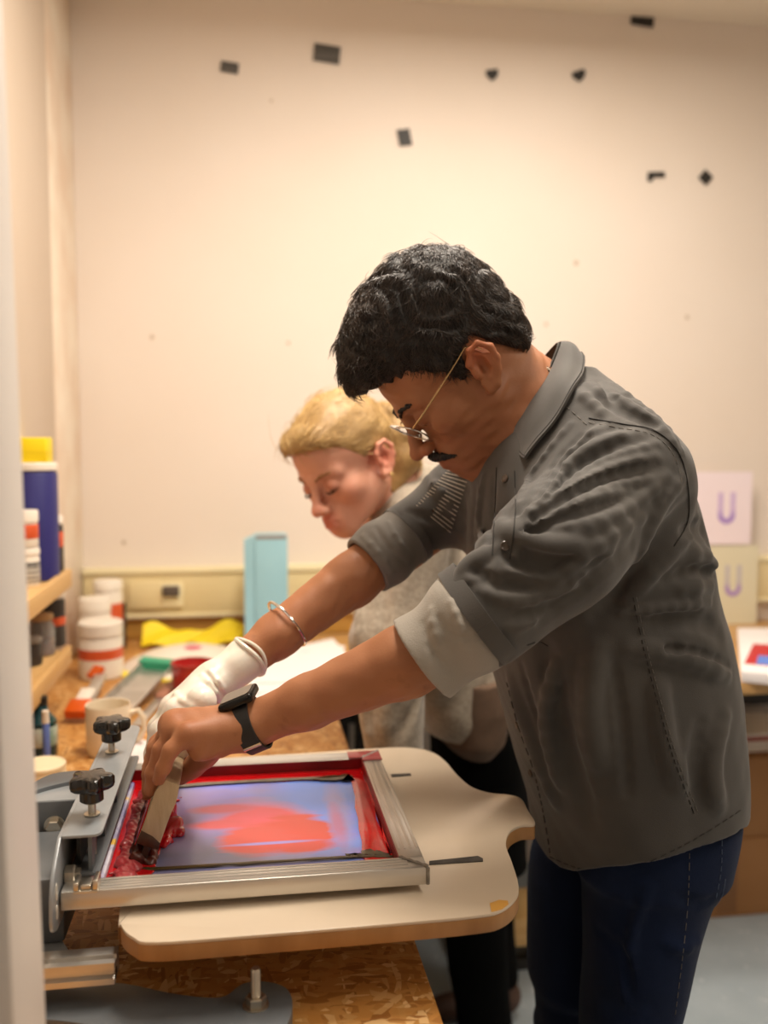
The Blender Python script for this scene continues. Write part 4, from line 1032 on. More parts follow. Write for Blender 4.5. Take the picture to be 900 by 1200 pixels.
Hh.disp(flowd, 1); Hh.cut(hairline, .010)
c = hw((0, 0, .05)); Hh.mesh(c-.19, c+.19, .0020, relax=1).build('hair', m_hair, man)
Vh = Hh.V; Nh = vnormals(Vh, Hh.Fc)
if np.dot((Vh-hw((0, 0, .03)))[::50].ravel(), Nh[::50].ravel()) < 0: Nh = -Nh
def mflow(p):
    q = (p-HM.O)@HM.R.T; s_, f_, u_ = q[:, 0:1], q[:, 1:2], q[:, 2:3]
    top = 1/(1+np.exp(-(u_-.055)/.015)); front = 1/(1+np.exp(-(f_+.03)/.02))
    v_top = HM.F*1.0+HM.S*(.5*np.sin(f_*40)+.25)-HM.U*.1
    v_side = -HM.U*.8-HM.F*.45+HM.F*.7*front
    v_back = -HM.U*1.0-HM.F*.2
    return top*(front*v_top+(1-front)*(v_back*.4+v_top*.6))+(1-top)*(front*v_side+(1-front)*v_back)
q = (Vh-HM.O)@HM.R.T
ok = q[:, 2] > np.interp(q[:, 1], FU[:, 0], FU[:, 1])+.012
strands('hair_strands', m_strand, man, Vh[ok], Nh[ok], 11000, mflow, (.014, .030), (.001, .0050), .00060, 3, seg=4, jitter=.30)
ok2 = ok & ((q[:, 2] > .085) | (q[:, 1] > .075))
strands('hair_strands', m_strand, man, Vh[ok2], Nh[ok2], 500, mflow, (.018, .034), (.004, .009), .00045, 8, jitter=.7, curl=.6)
# glasses
gl = empty('eyeglasses', hw((0, .1, -.02)), label='thin metal-rimmed eyeglasses worn by the man', cat='glasses')
m_gold = mat('gold_wire', 'C9A878', .25, .95); m_rim = mat('silver_rim', 'C9C6C0', .22, .9)
mg = bpy.data.materials.new('lens_glass'); mg.use_nodes = True; b_ = mg.node_tree.nodes['Principled BSDF']; b_.inputs['Transmission Weight'].default_value = 1; b_.inputs['Roughness'].default_value = .02; b_.inputs['IOR'].default_value = 1.05; b_.inputs['Base Color'].default_value = (.95, .97, .97, 1)
for s in (-1, 1):
    def el(t, r=1.0): x = .0235*math.cos(t)*r; y = .0205*math.sin(t)*r; return hw((s*(.033+x), .1035-.006*((.033+x)/.05)**2+.42*y, -.019+y))
    G().tube([el(t) for t in np.linspace(0, 2*math.pi, 37)[:-1]], .0010, 6, closed=True).make('lens_rim', m_rim, gl)
    n_ = 28; vs = [hw((s*.033, .1010, -.019))]+[el(t, .97) for t in np.linspace(0, 2*math.pi, n_+1)[:-1]]; vb = [np.array(v)-HM.F*.0015 for v in vs]
    g = G(); g.add(vs+vb, [(0, 1+i, 1+(i+1) % n_) for i in range(n_)]+[(n_+1, n_+2+(i+1) % n_, n_+2+i) for i in range(n_)]+[(1+i, n_+2+i, n_+2+(i+1) % n_, 1+(i+1) % n_) for i in range(n_)]); g.make('lens', mg, gl)
    G().tube([hw((s*.0565, .098, -.012)), hw((s*.068, .094, -.010)), hw((s*.073, .082, -.008)), hw((s*.0775, .04, .000)), hw((s*.0785, .0, .008)), hw((s*.080, -.016, .012)), hw((s*.079, -.026, .004)), hw((s*.079, -.030, -.006))], .0011, 6).make('temple_arm', m_gold, gl)
    G().tube([hw((s*.010, .1035, -.022)), hw((s*.010, .098, -.026)), hw((s*.0095, .094, -.030))], .0008, 5).lathe(hw((s*.0095, .094, -.031)), [(.001, -.003), (.003, -.002), (.003, .002), (.001, .003)], 8).make('nose_pad', m_rim, gl)
G().tube([hw((-.0105, .105, -.017)), hw((-.004, .1075, -.014)), hw((.004, .1075, -.014)), hw((.0105, .105, -.017))], .0011, 6).make('bridge', m_rim, gl)
# ------------------------------------------------------------------ the shirt
m_shirt = mat('charcoal_denim', '4B4743', .8, c2='3E3B38', nscale=7, namt=.7, bump=.22, bscale=900, sheen=.2, extra=marks('605B55', 5, .60, .10, .5, 1))
m_shirt_in = mat('denim_inside', 'A8A096', .8, c2='969085', nscale=12, namt=.7, bump=.35, bscale=700, sheen=.2)
m_thread = mat('stitch_thread', '6F6A64', .8); m_thread_d = mat('seam_shadow', '2A2724', .8); m_thread_l = mat('frayed_thread', 'D8CDBD', .8)
m_button = mat('brown_button', '4A3D33', .3, coat=.4)
rows = []
for y, xl, xr, b in ((1060, 638, 870, .183), (1000, 633, 880, .188), (945, 626, 884, .190), (880, 607, 881, .188), (800, 584, 872, .183), (740, 568, 858, .180), (690, 556, 840, .183), (640, 548, 829, .190), (600, 545, 818, .192), (560, 546, 803, .185), (520, 562, 783, .165), (485, 590, 757, .132), (462, 612, 732, .100), (445, 632, 712, .070), (432, 645, 690, .050)):
    cx, a = ring(xl, xr, TY, b); rows.append((P((xl+xr)/2, y, Y=TY)[2], cx, TY, a, b))
Tb = SDF(); Tb.add(_loft(rows, 2.35), 0)
# shoulders, sleeves
def sleeve(S0, Mid, E, r): Tb.cone(S0, Mid, r[0], r[1], k=.035); Tb.cone(Mid, E, r[1], r[2], k=.03)
MN = P(655, 640, Y=.985); E2 = P(565, 722, Y=.972)
sleeve(P(726, 566, Y=1.06), MN, E2, (.078, .068, .058))
Tb.cone(P(698, 508, Y=1.10), P(728, 566, Y=1.055), .056, .078, k=.03)
sleeve(P(622, 530, Y=1.36), P(545, 585, Y=1.31), P(480, 622, Y=1.285), (.078, .056, .043))
Tb.cut(lambda p: np.where(True, 0, 0).astype(f32)-1, 0) if False else None
# hem
hx = [P(632, 1012, Y=1.03), P(665, 1021, Y=1.02), P(700, 1028, Y=1.01), P(745, 1021, Y=1.01), P(790, 1000, Y=1.02), P(820, 985, Y=1.03), P(855, 963, Y=1.06), P(880, 948, Y=1.12)]
HX = np.array([(p[0], p[2]) for p in hx])
Tb.cut(lambda p: (np.interp(p[..., 0], HX[:, 0], HX[:, 1]).astype(f32)-.058*np.clip(1-((p[..., 1]-TY)/.175)**2, 0, 1)*np.clip((.52-p[..., 0])/.10, 0, 1)-p[..., 2]).astype(f32)*f32(.85), .003)
base = SDF(); base.p = list(Tb.p)
folds(Tb, base, [
    ([(712, 500), (672, 530), (635, 580), (612, 622)], .007, 1), ([(745, 508), (690, 528), (648, 565), (618, 608)], .007, 1), ([(765, 535), (705, 556), (655, 590), (610, 628)], .007, 1),
    ([(735, 575), (690, 585), (640, 604), (600, 626)], .006, 1), ([(575, 628), (592, 622), (640, 640), (700, 640)], .009, 1), ([(582, 645), (552, 662), (528, 690)], .008, 1),
    ([(535, 684), (590, 670), (655, 676)], .005, 1), ([(600, 735), (660, 700), (716, 650)], .007, 1), ([(780, 560), (730, 600), (670, 625)], .006, 1),
    ([(690, 515), (655, 550), (628, 592)], .005, -1), ([(728, 520), (675, 550), (635, 592)], .005, -1), ([(750, 552), (695, 572), (640, 605)], .005, -1), ([(720, 590), (670, 605), (610, 630)], .004, -1),
    ([(600, 650), (650, 660), (700, 655)], .006, -1), ([(560, 672), (600, 690), (640, 700)], .005, -1),
    ([(722, 690), (765, 640), (812, 588)], .010, -1), ([(700, 720), (735, 690), (760, 668)], .008, -1), ([(738, 700), (780, 650), (820, 610)], .008, 1),
    ([(796, 648), (828, 655), (838, 690)], .008, 1), ([(800, 690), (840, 690), (856, 730)], .007, 1), ([(770, 730), (820, 728), (850, 750)], .009, -1), ([(740, 760), (800, 770), (850, 790)], .009, 1),
    ([(600, 800), (622, 860), (650, 940)], .009, 1), ([(640, 760), (660, 860), (690, 960)], .010, -1), ([(850, 840), (835, 900), (842, 945)], .008, 1), ([(820, 850), (812, 910), (822, 950)], .007, -1),
    ([(566, 560), (560, 610), (566, 650)], .005, 1), ([(578, 560), (576, 610), (580, 650)], .004, -1), ([(610, 590), (606, 640), (600, 680)], .005, 1),
    ([(690, 450), (740, 478), (780, 510)], .007, 1), ([(700, 470), (745, 490), (775, 505)], .005, -1), ([(722, 450), (765, 490), (795, 530)], .005, 1),
    ([(668, 498), (640, 530), (615, 565), (600, 600)], .0038, 1), ([(680, 512), (650, 540), (622, 580), (604, 612)], .0036, -1), ([(700, 522), (668, 545), (640, 580), (612, 614)], .0038, 1), ([(770, 520), (720, 536), (672, 562), (630, 606)], .0040, 1),
    ([(775, 560), (725, 568), (680, 584), (620, 616)], .0040, 1), ([(770, 545), (720, 556), (672, 578), (622, 612)], .0034, -1), ([(650, 620), (690, 612), (740, 590)], .0040, 1), ([(590, 655), (625, 668), (680, 668)], .0036, -1), ([(560, 690), (600, 705), (650, 712)], .0036, 1),
    ([(740, 470), (775, 495), (800, 530)], .0040, 1), ([(700, 445), (720, 470), (728, 492)], .0036, -1), ([(740, 690), (770, 665), (800, 625)], .0040, 1), ([(730, 720), (780, 712), (830, 705)], .0045, 1), ([(780, 760), (820, 765), (855, 780)], .0045, -1), ([(612, 780), (630, 840), (655, 900)], .0045, -1), ([(720, 780), (730, 850), (735, 930)], .0050, -1),
    ([(760, 600), (700, 640), (640, 690)], .006, 1), ([(740, 640), (690, 680), (630, 730)], .006, -1), ([(575, 700), (620, 700), (680, 690)], .004, 1), ([(590, 725), (640, 712), (690, 690)], .005, -1), ([(800, 560), (770, 600), (745, 660)], .006, 1),
    ([(700, 430), (735, 455), (765, 475)], .005, -1), ([(672, 455), (700, 478), (720, 500)], .005, 1), ([(556, 575), (552, 620), (556, 660)], .004, -1), ([(588, 600), (586, 650), (582, 690)], .005, 1),
    ([(800, 620), (822, 618), (832, 640)], .007, -1), ([(780, 680), (815, 668), (838, 676)], .006, -1), ([(700, 760), (690, 820), (700, 900)], .010, 1), ([(770, 800), (780, 870), (800, 930)], .009, 1), ([(650, 780), (640, 850), (655, 920)], .007, 1),
    ([(500, 560), (530, 590), (548, 600)], .006, 1), ([(480, 600), (520, 612), (546, 618)], .005, -1), ([(520, 548), (540, 565), (548, 575)], .005, -1)])
wr = lambda p: (.0016*snoise(p*np.array([1.0, 1, .55], dtype=f32), 30, 31)+.0005*snoise(p, 75, 32)).astype(f32)
Tb.disp(wr, 1)
# hollow neck opening and sleeve ends
Tb.sub(_cone(NB+[-.01, 0, .0], hw((0, -.02, -.06)), .066, .080), .008)
shirt = Tb.mesh((.05, .86, .70), (.82, 1.50, 1.56), .0026).build('shirt', m_shirt, man)
# cuffs rolled up over the elbow
def cuff(A, Bp, r0, r1, seed, px_lo, grooves, th=.005):
    s_ = SDF(); ax = unit(Bp-A); L_ = np.linalg.norm(Bp-A)
    Ra, Ax, A0 = np.array([r0, r1]), ax.astype(f32), A.astype(f32)
    def f(p):
        q = p-A0; t = q@Ax; rad = np.sqrt(np.maximum((q*q).sum(-1)-t*t, 1e-9)); h = t/L_
        rr = (r0+(r1-r0)*np.clip(h, -.2, 1.2)+.0026*np.sin(h*math.pi*2.2+seed)+.0022*snoise(p, 55, seed)).astype(f32)
        d = np.abs(rad-rr)-f32(th*.5*(1.6-.5)); return np.maximum(d, np.maximum(-t, t-L_)+.0012)-.0012
    s_.add(f, 0); m_ = .03+max(r0, r1)
    lo_ = np.minimum(A, Bp)-m_; hi_ = np.maximum(A, Bp)+m_
    return s_, lo_, hi_
A_ = P(493, 771, Y=.985); B_ = P(556, 725, Y=.974)
s_, lo_, hi_ = cuff(A_, B_, .0455, .0540, 2, None, None)
b2 = SDF(); b2.p = list(s_.p)
folds(s_, b2, [([(505, 715), (510, 740), (518, 765)], .0035, 1), ([(528, 705), (540, 735), (545, 765)], .003, 1), ([(495, 730), (505, 760), (520, 780)], .003, -1), ([(515, 725), (530, 745), (560, 745)], .003, -1)])
cuffN = s_.mesh(lo_, hi_, .0024).build('rolled_cuff', m_shirt_in, man)
# turned-over edge band at the cuff's upper end
def band(A, Bp, r, w_, mt, nm, th=.0035, seg=60, wav=.0015, ell_=1.0):
    ax = unit(Bp-A); u = unit(np.cross(ax, (0, 0, 1.))); v = np.cross(ax, u); g = G()
    def fn(a, b): t = a*2*math.pi; rr = r+wav*math.sin(3*t+1); return A+ax*w_*b+(math.cos(t)*u*rr+math.sin(t)*v*rr)
    g.sheet(lambda a, b: fn(a, b), seg, 4, th); return g.make(nm, mt, man)
band(P(553, 727, Y=.974), B_+(B_-A_), .0600, .021, m_shirt, 'cuff_band')
A2 = P(430, 664, Y=1.262); B2 = P(476, 629, Y=1.283)
s_, lo_, hi_ = cuff(A2, B2, .0430, .0425, 5, None, None)
b2 = SDF(); b2.p = list(s_.p)
folds(s_, b2, [([(425, 628), (445, 650), (460, 672)], .003, 1), ([(440, 618), (455, 640), (475, 660)], .003, -1), ([(455, 612), (468, 635), (485, 655)], .0025, 1)])
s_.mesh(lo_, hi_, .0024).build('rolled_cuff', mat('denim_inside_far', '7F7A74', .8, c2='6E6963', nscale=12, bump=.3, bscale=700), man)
band(P(474, 631, Y=1.282), B2+(B2-A2), .0445, .012, m_shirt, 'cuff_band')
# striped elbow patch of the far sleeve
g = G()
for k in range(15):
    f_ = k/14; a = (488+f_*26, 586-f_*26*.95+k*.0); 
    a0 = (478+k*2.6+10, 592-k*2.9); a1 = (528+k*1.6, 624-k*4.9)
    p, n = hits(Tb, [a0, ((a0[0]+a1[0])/2, (a0[1]+a1[1])/2), a1])
    if len(p) == 3 and max(p[:, 1])-min(p[:, 1]) < .12: g.tube(list(p+n*.0004), .0006, 4)
if g.v: g.make('ribbed_patch', m_thread_l, man)
# collar
m_coll = m_shirt
def mirror(p): return np.array([p[0], 2*TY-p[1], p[2]])
cin = [P(587, 520, Y=1.185), P(598, 500, Y=1.155), P(620, 474, Y=1.138), P(640, 446, Y=1.142), P(652, 420, Y=1.168), P(657, 401, Y=TY)]
cout = [P(619, 540, Y=1.118), P(634, 521, Y=1.098), P(655, 493, Y=1.088), P(674, 462, Y=1.092), P(684, 436, Y=1.125), P(680, 414, Y=TY)]
cp, cn = hits(Tb, [(619, 540), (634, 521), (655, 493), (674, 462)])
for i_ in range(4): cout[i_] = cp[i_]+cn[i_]*.006
ci = spline(cin+[mirror(p) for p in cin[:-1][::-1]], 6); co = spline(cout+[mirror(p) for p in cout[:-1][::-1]], 6); nC = len(ci)
def collar(u, v):
    i = u*(nC-1); k0 = int(min(i, nC-2)); t = i-k0; a = ci[k0]*(1-t)+ci[k0+1]*t; b = co[k0]*(1-t)+co[k0+1]*t
    out = unit(b-a); lift = .012*math.sin(math.pi*min(v*1.2, 1)); return a+(b-a)*v+np.array([0, -1 if (a[1] < TY) else 1, .6])*lift*.6+np.array([0, 0, 1])*.0015*math.sin(u*22)*v
G().sheet(collar, 80, 10, .0032).make('collar', m_coll, man)
# collar stand inside
def stand(u, v):
    i = u*(nC-1); k0 = int(min(i, nC-2)); t = i-k0; a = ci[k0]*(1-t)+ci[k0+1]*t
    return a+np.array([-.004*(1-v)+.010*v, 0, -.032*v])+np.array([0, (TY-a[1])*.06*(1-v), 0])
G().sheet(stand, 60, 6, .0028).make('collar_stand', mat('collar_shadow', '3A3733', .85), man)
for off in (.93,):
    G().tube([collar(u, off)+np.array([0, -.0016, .0022]) for u in np.linspace(.01, .49, 70)], .0006, 4).make('seam', m_thread_d, man)
G().tube([collar(.006, v)+np.array([-.0004, -.0016, .002]) for v in np.linspace(.02, .98, 16)], .0007, 4).make('seam', m_thread_d, man)
# front band under the collar, seams, buttons
seam(Tb, [(582, 548), (580, 600), (577, 650)], m_thread_d, man); seam(Tb, [(603, 552), (604, 600), (598, 655)], m_thread_d, man)
seam(Tb, [(594, 800), (607, 850), (626, 905), (640, 970), (646, 1010)], m_thread_d, man, dash=True)
seam(Tb, [(742, 700), (752, 750), (770, 820), (790, 890), (815, 958)], m_thread_d, man, dash=True); seam(Tb, [(746, 700), (756, 750), (774, 820), (794, 890), (819, 955)], m_thread, man, .0005, dash=True)
seam(Tb, [(655, 472), (668, 480), (690, 500)], m_thread, man, .0006, dash=True); seam(Tb, [(690, 490), (730, 497), (768, 505), (795, 530), (806, 570), (806, 610), (790, 640)], m_thread_d, man, .0008)
seam(Tb, [(690, 495), (730, 502), (766, 510), (790, 534), (800, 572)], m_thread, man, .0005, dash=True)
seam(Tb, [(636, 1000), (665, 1013), (700, 1023), (745, 1016), (790, 996), (820, 980), (855, 958), (877, 943)], m_thread_d, man, .0007, dash=True)
seam(Tb, [(618, 756), (632, 752), (642, 757)], m_thread_d, man, .0006)
for x, y in ((592, 561), (592, 640), (606, 850), (622, 906)): button(Tb, x, y, man, m_button)
g = G(); r_ = np.random.default_rng(3)
for k in range(46):                                      # frayed threads along the cuff's top edge
    t = r_.uniform(0, 1); px = 498+t*34+r_.normal()*2; py = 723-t*23+r_.normal()*2.5; p = P(px, py, Y=.968); g.tube([p, p+r_.normal(size=3)*.003, p+r_.normal(size=3)*.004], .0004, 3)
g.make('frayed_edge', m_thread_l, man, kind='stuff')
# bead necklace at the nape
g = G()
for k in range(7):
    p = P(634+k*1.9, 425+k*2.3-.25*k*k*.3, Y=1.165-k*.002); g.lathe(p-[0, 0, .003], [(.0008, 0), (.0028, .0015), (.0032, .003), (.0028, .0045), (.0008, .006)], 10)
g.make('bead_necklace', mat('bead_metal', '6E5F4E', .25, .8), man)
# ------------------------------------------------------------------ jeans and shoes
m_jeans = mat('navy_denim', '172442', .9, spec=.15, c2='101A30', nscale=12, namt=.8, bump=.4, bscale=700, sheen=.05, extra=marks('2C3F66', 6, .62, .1, .5, 4))
J = SDF(); J.add(_loft(near_l, 2.2, zlo=.065), 0); J.add(_loft(far_l, 2.2, zlo=.065), .02)
hr = []
for y, xl, xr, b in ((975, 650, 852, .150), (945, 645, 860, .155), (900, 625, 866, .160)): cx, a = ring(xl, xr, TY, b); hr.append((P((xl+xr)/2, y, Y=TY)[2], cx, TY, a, b))
J.add(_loft(hr, 2.3), .05)
jb = SDF(); jb.p = list(J.p)
folds(J, jb, [([(760, 1040), (740, 1100), (735, 1180)], .006, 1), ([(846, 1050), (820, 1060), (790, 1050)], .006, -1), ([(832, 1100), (800, 1110), (770, 1100)], .006, 1), ([(700, 1090), (730, 1120), (740, 1170)], .005, -1)])
J.disp(lambda p: (.0016*snoise(p, 45, 44)+.002*snoise(p*np.array([.5, .5, 1.6], dtype=f32), 40, 45)*np.clip((.5-p[..., 2])*4, 0, 1)).astype(f32), 1)
J.mesh((.22, .90, .04), (.80, 1.50, .96), .0042).build('jeans', m_jeans, man)
seam(J, [(808, 1000), (806, 1060), (800, 1120), (790, 1198)], m_thread, man, .0005, dash=True)
m_denimstitch = mat('denim_stitch', '59667F', .8)
seam(J, [(846, 985), (845, 1020), (838, 1058)], m_denimstitch, man, .0005, dash=True); seam(J, [(838, 1062), (846, 1050), (850, 1030)], m_denimstitch, man, .0005)
for i, rows_ in enumerate((near_l, far_l)):
    cx, cy = rows_[0][1], rows_[0][2]; s_ = SDF()
    s_.add(_flat((cx+.03, cy, .050), (cx-.09, cy-.004, .036), .042, .036, (0, 1, 0), .95), .02); s_.add(_flat((cx-.09, cy-.004, .036), (cx-.17, cy-.006, .030), .038, .026, (0, 1, 0), 1.25), .02); s_.cone((cx+.02, cy, .06), (cx+.01, cy, .11), .042, .040, k=.02)
    s_.cut(lambda p: .002-p[..., 2], .002)
    sh = s_.mesh((cx-.24, cy-.08, -.01), (cx+.12, cy+.08, .16), .004).build('shoe', mat('dark_shoe', '1A1817', .5), man)
    G().prism(smooth_poly([(cx+.075, cy), (cx+.05, cy+.04), (cx-.05, cy+.040), (cx-.14, cy+.046), (cx-.205, cy), (cx-.14, cy-.052), (cx-.05, cy-.042), (cx+.05, cy-.04)], 5), .001, .018, bev=.003).make('sole', mat('pale_sole', 'C9C2B6', .6), sh)
# ------------------------------------------------------------------ glove on the right hand
m_glove = mat('white_latex', 'ECE6DA', .33, c2='E0D8CA', nscale=18, bump=.35, bscale=55, sss=.15, coat=.15)
Gv = SDF(); gr = .0021
WF2 = WF+(EF-WF)*.14
Gv.cone(WF2, WF, .0262+gr, .024+gr, k=.01)
for m_ in mF: Gv.cone(WF+(m_-WF)*.25, m_, .019+gr, .0125+gr, k=.014)
for f_ in fF: Gv.chain(f_, [r+gr for r in (.0108, .0095, .0086, .0074)], k=.006)
Gv.chain(thF, [r+gr for r in (.017, .013, .0110, .0088)], k=.010)
gb = SDF(); gb.p = list(Gv.p)
folds(Gv, gb, [([(236, 790), (250, 806), (262, 824)], .0030, 1), ([(246, 786), (258, 802), (268, 815)], .0028, 1), ([(240, 788), (254, 804), (265, 820)], .002, -1), ([(205, 812), (215, 822), (232, 832)], .003, 1), ([(186, 846), (184, 856), (192, 862)], .002, -1)])
Gv.disp(lambda p: .0008*snoise(p, 130, 51), 1)
axg = unit(EF-WF)
Gv.cut((lambda c_, a_: (lambda p: ((p-c_)@a_)))(WF2.astype(f32), axg.astype(f32)), .002)
Gv.mesh(np.minimum(WF2, hp(170, 910, 1.1))-.06, np.maximum(WF2, hp(170, 910, 1.25))+.06, .0018).build('latex_glove', m_glove, man)
def gring(c, ax, r, rt, seed, nm, amp=.003):
    u = unit(np.cross(ax, (0, 0, 1.))); v = np.cross(ax, u); rr_ = np.random.default_rng(seed)
    pts = [c+(math.cos(t)*u+math.sin(t)*v)*r+ax*amp*math.sin(2*t+seed) for t in np.linspace(0, 2*math.pi, 41)[:-1]]
    return G().tube(pts, rt, 8, closed=True).make(nm, m_glove, man)
gring(WF2-axg*.002, axg, .0282, .0030, 1, 'glove_cuff'); gring(WF2+axg*.003, axg, .0290, .0022, 2, 'glove_cuff', .005)
# bracelet
axb = unit(EF-WF); bc = P(336, 731, Y=1.222)
u = unit(np.cross(axb, (0, 0, 1.))); v = np.cross(axb, u)
br = empty('bangle', bc, label='thin silver bangle around the man\'s far forearm', cat='bracelet')
G().tube([bc+(math.cos(t)*u+math.sin(t)*v)*.0362+axb*.002*math.sin(t) for t in np.linspace(0, 2*math.pi, 61)[:-1]], .0021, 8, closed=True).make('band', mat('silver', 'E6E2DC', .15, .95), br)
# ------------------------------------------------------------------ watch
wt = empty('smart_watch', P(285, 845, Y=1.03), label='black watch with wide strap on the man\'s left wrist', cat='watch')
axw = unit(EN-WN); wc = WN+axw*.010; u = unit(np.cross(axw, (0, 1., 0))); v = np.cross(axw, u)
if u[2] < 0: u = -u
def wring(t, off=0, r=.0285): return wc+axw*off+(math.cos(t)*u*r+math.sin(t)*v*(r*.98))
m_strap = mat('black_strap', '1B1A1A', .6, bump=.2, bscale=200)
G().sheet(lambda a, b: wring(a*2*math.pi, (b-.5)*.021, .0308), 64, 5, .0028).make('strap', m_strap, wt)
tw = wc+u*.0345
Rw = Matrix((tuple(axw), tuple(v), tuple(u))).transposed()
g = G(); bmh = bmesh.new(); bmesh.ops.create_cube(bmh, size=1, matrix=Matrix.Diagonal((.042, .038, .0105, 1))); bmesh.ops.bevel(bmh, geom=bmh.edges[:], offset=.0035, segments=3, profile=.5, affect='EDGES'); g.bm(bmh, Matrix.Translation(tw) @ Rw.to_4x4()); g.make('watch_case', mat('watch_black', '0A0A0B', .25, .3), wt)
g = G(); bmh = bmesh.new(); bmesh.ops.create_cube(bmh, size=1, matrix=Matrix.Diagonal((.036, .032, .001, 1))); bmesh.ops.bevel(bmh, geom=[e for e in bmh.edges if abs(e.verts[0].co.z-e.verts[1].co.z) > 1e-5], offset=.005, segments=4, profile=.5, affect='EDGES'); g.bm(bmh, Matrix.Translation(tw+u*.0056) @ Rw.to_4x4()); g.make('watch_glass', mat('watch_glass', '101216', .05, coat=1), wt)
bk = wring(math.radians(118 if v[1] < 0 else -118), 0, .0328); nb = unit(bk-wc)
Rb = Matrix((tuple(axw), tuple(np.cross(nb, axw)), tuple(nb))).transposed(); g = G(); bmh = bmesh.new(); bmesh.ops.create_cube(bmh, size=1, matrix=Matrix.Diagonal((.022, .0045, .0022, 1))); bmesh.ops.bevel(bmh, geom=bmh.edges[:], offset=.0008, segments=2, profile=.5, affect='EDGES'); g.bm(bmh, Matrix.Translation(bk) @ Rb.to_4x4()); g.make('buckle', mat('champagne_metal', 'D8C3A4', .25, .9), wt)
# ------------------------------------------------------------------ the woman bending over the bench behind him
def C2W(r, u, t): return r*_R+u*_U-t*_F
WO = P(403, 537, Y=1.665)
wom = empty('person', (.35, 1.9, 0), label='blonde woman with a ponytail in a beige knitted cardigan, bending over the bench', cat='person')
HW = Fr(WO, C2W(-.60, -.54, .60), C2W(-.45, .82, .30), C2W(.7, 0, .7))
def wnoise(nt, tc, last, c): return marks('C0604A', 18, .62, .12, .3, 8)(nt, tc, last, c)
m_fair = mat('fair_skin', 'DDA68C', .5, c2='D69A82', nscale=14, namt=.7, sss=.15, attr='tint')
m_blonde = mat('blonde_hair', 'B9965F', .5, c2='8F6E42', nscale=90, namt=.7, bump=.4, bscale=200)
m_bstrand = mat('blonde_strand', 'DDBB7E', .42, c2='A07C48', nscale=40, namt=.6)
Wb = SDF(); head_sdf(Wb, HW, male=False); ww = HW.w
Wb.disp(lambda p: 0*p[..., 0], 1)
wn = P(474, 592, Y=1.74)
Wb.cone(ww((0, -.030, -.04)), wn, .042, .048, k=.03)
wS = P(492, 618, Y=1.64); wSf = P(492, 596, Y=1.92)
wE = P(452, 752, Y=1.60); wWr = P(446, 868, Y=1.52)
wH = P(560, 850, Y=1.88)
Wb.cone(wn, wH, .085, .10, k=.05); Wb.cone(wn, wS, .05, .045, k=.04); Wb.cone(wn, wSf, .05, .045, k=.04)
Wb.cone(wS, wE, .043, .036, k=.02)
wEf = P(482, 730, Y=2.0); wWf = P(455, 770, Y=2.03)
Wb.cone(wSf, wEf, .043, .036, k=.02); Wb.cone(wEf, wWf, .034, .023, k=.02)
BZh = BZ+.012
def flat_hand(W, d, side, th):                              # a relaxed hand resting on the bench
    d = unit(d); sd = unit(side); base_ = W+d*.075
    base_[2] = BZh+.014
    for i, o_ in enumerate((-.030, -.010, .010, .029)):
        m_ = base_+sd*o_; Wb.cone(W, m_, .018, .011, k=.012)
        L = (.062, .074, .070, .056)[i]; a = m_+d*L*.45+sd*o_*.15; a[2] = BZh+.012; b = m_+d*L*.75+sd*o_*.2; b[2] = BZh+.006; c = m_+d*L+sd*o_*.22; c[2] = BZh-.002
        Wb.chain([m_, a, b, c], [.0098, .0085, .0078, .0066], k=.004)
    t0_ = W+d*.02+sd*th*.022; t1_ = W+d*.055+sd*th*.050; t1_[2] = BZh+.006; t2_ = W+d*.085+sd*th*.060; t2_[2] = BZh
    Wb.chain([t0_, t1_, t2_], [.014, .0105, .008], k=.008)
wWr = P(462, 892, Y=1.56); wE = P(455, 752, Y=1.60)
Wb.cone(wE, wWr, .034, .023, k=.02)

for i, o_ in enumerate((-.028, -.010, .009, .026)):         # near hand hanging, hidden behind the platen
    m_ = wWr+np.array([-.01, o_, -.085]); Wb.cone(wWr, m_, .018, .011, k=.012); L = (.060, .072, .068, .054)[i]
    Wb.chain([m_, m_+[-.006, o_*.1, -L*.45], m_+[-.016, o_*.15, -L*.78], m_+[-.028, o_*.18, -L]], [.0098, .0085, .0078, .0066], k=.004)
Wb.chain([wWr+[-.005, -.022, -.02], wWr+[-.022, -.045, -.055], wWr+[-.030, -.048, -.085]], [.014, .0105, .008], k=.008)
wWf2 = np.array([.34, 2.22, BZ+.05]); Wb.cone(wEf, wWf2, .034, .023, k=.02); flat_hand(wWf2, (-.7, .55, -.2), (.1, .99, 0), -1)
# legs
def wleg(px, Y):
    h = P(px, 900, Y=Y); k_ = np.array([h[0]-.02, Y-.01, .46]); a = np.array([h[0]+.02, Y+.02, .09]); return h, k_, a
wl = [wleg(562, 1.80), wleg(572, 1.98)]
for h, k_, a in wl: Wb.chain([h, k_, a], [.07, .045, .034], k=.02)
def wtint(V):
    c = np.ones((len(V), 3))
    for p, r, col in [(ww((0, .095, -.078)), .020, (.86, .42, .44)), (ww((.045, .062, -.045)), .03, (1.02, .88, .84)), (ww((-.045, .062, -.045)), .03, (1.02, .88, .84)), (ww((0, .112, -.045)), .018, (1.02, .80, .76)), (ww((.08, -.018, -.02)), .03, (1.0, .70, .66)), (ww((.033, .085, -.008)), .014, (.80, .66, .62)), (ww((-.033, .085, -.008)), .014, (.80, .66, .62))]:
        w_ = np.exp(-((V-p)**2).sum(1)/(r*r))[:, None]; c = c*(1-w_)+c*np.array(col)*w_
    return c
Wb.mesh((-.25, 1.35, .03), (.62, 2.12, 1.54), .0036, relax=0).build('body', m_fair, wom, tint=wtint)
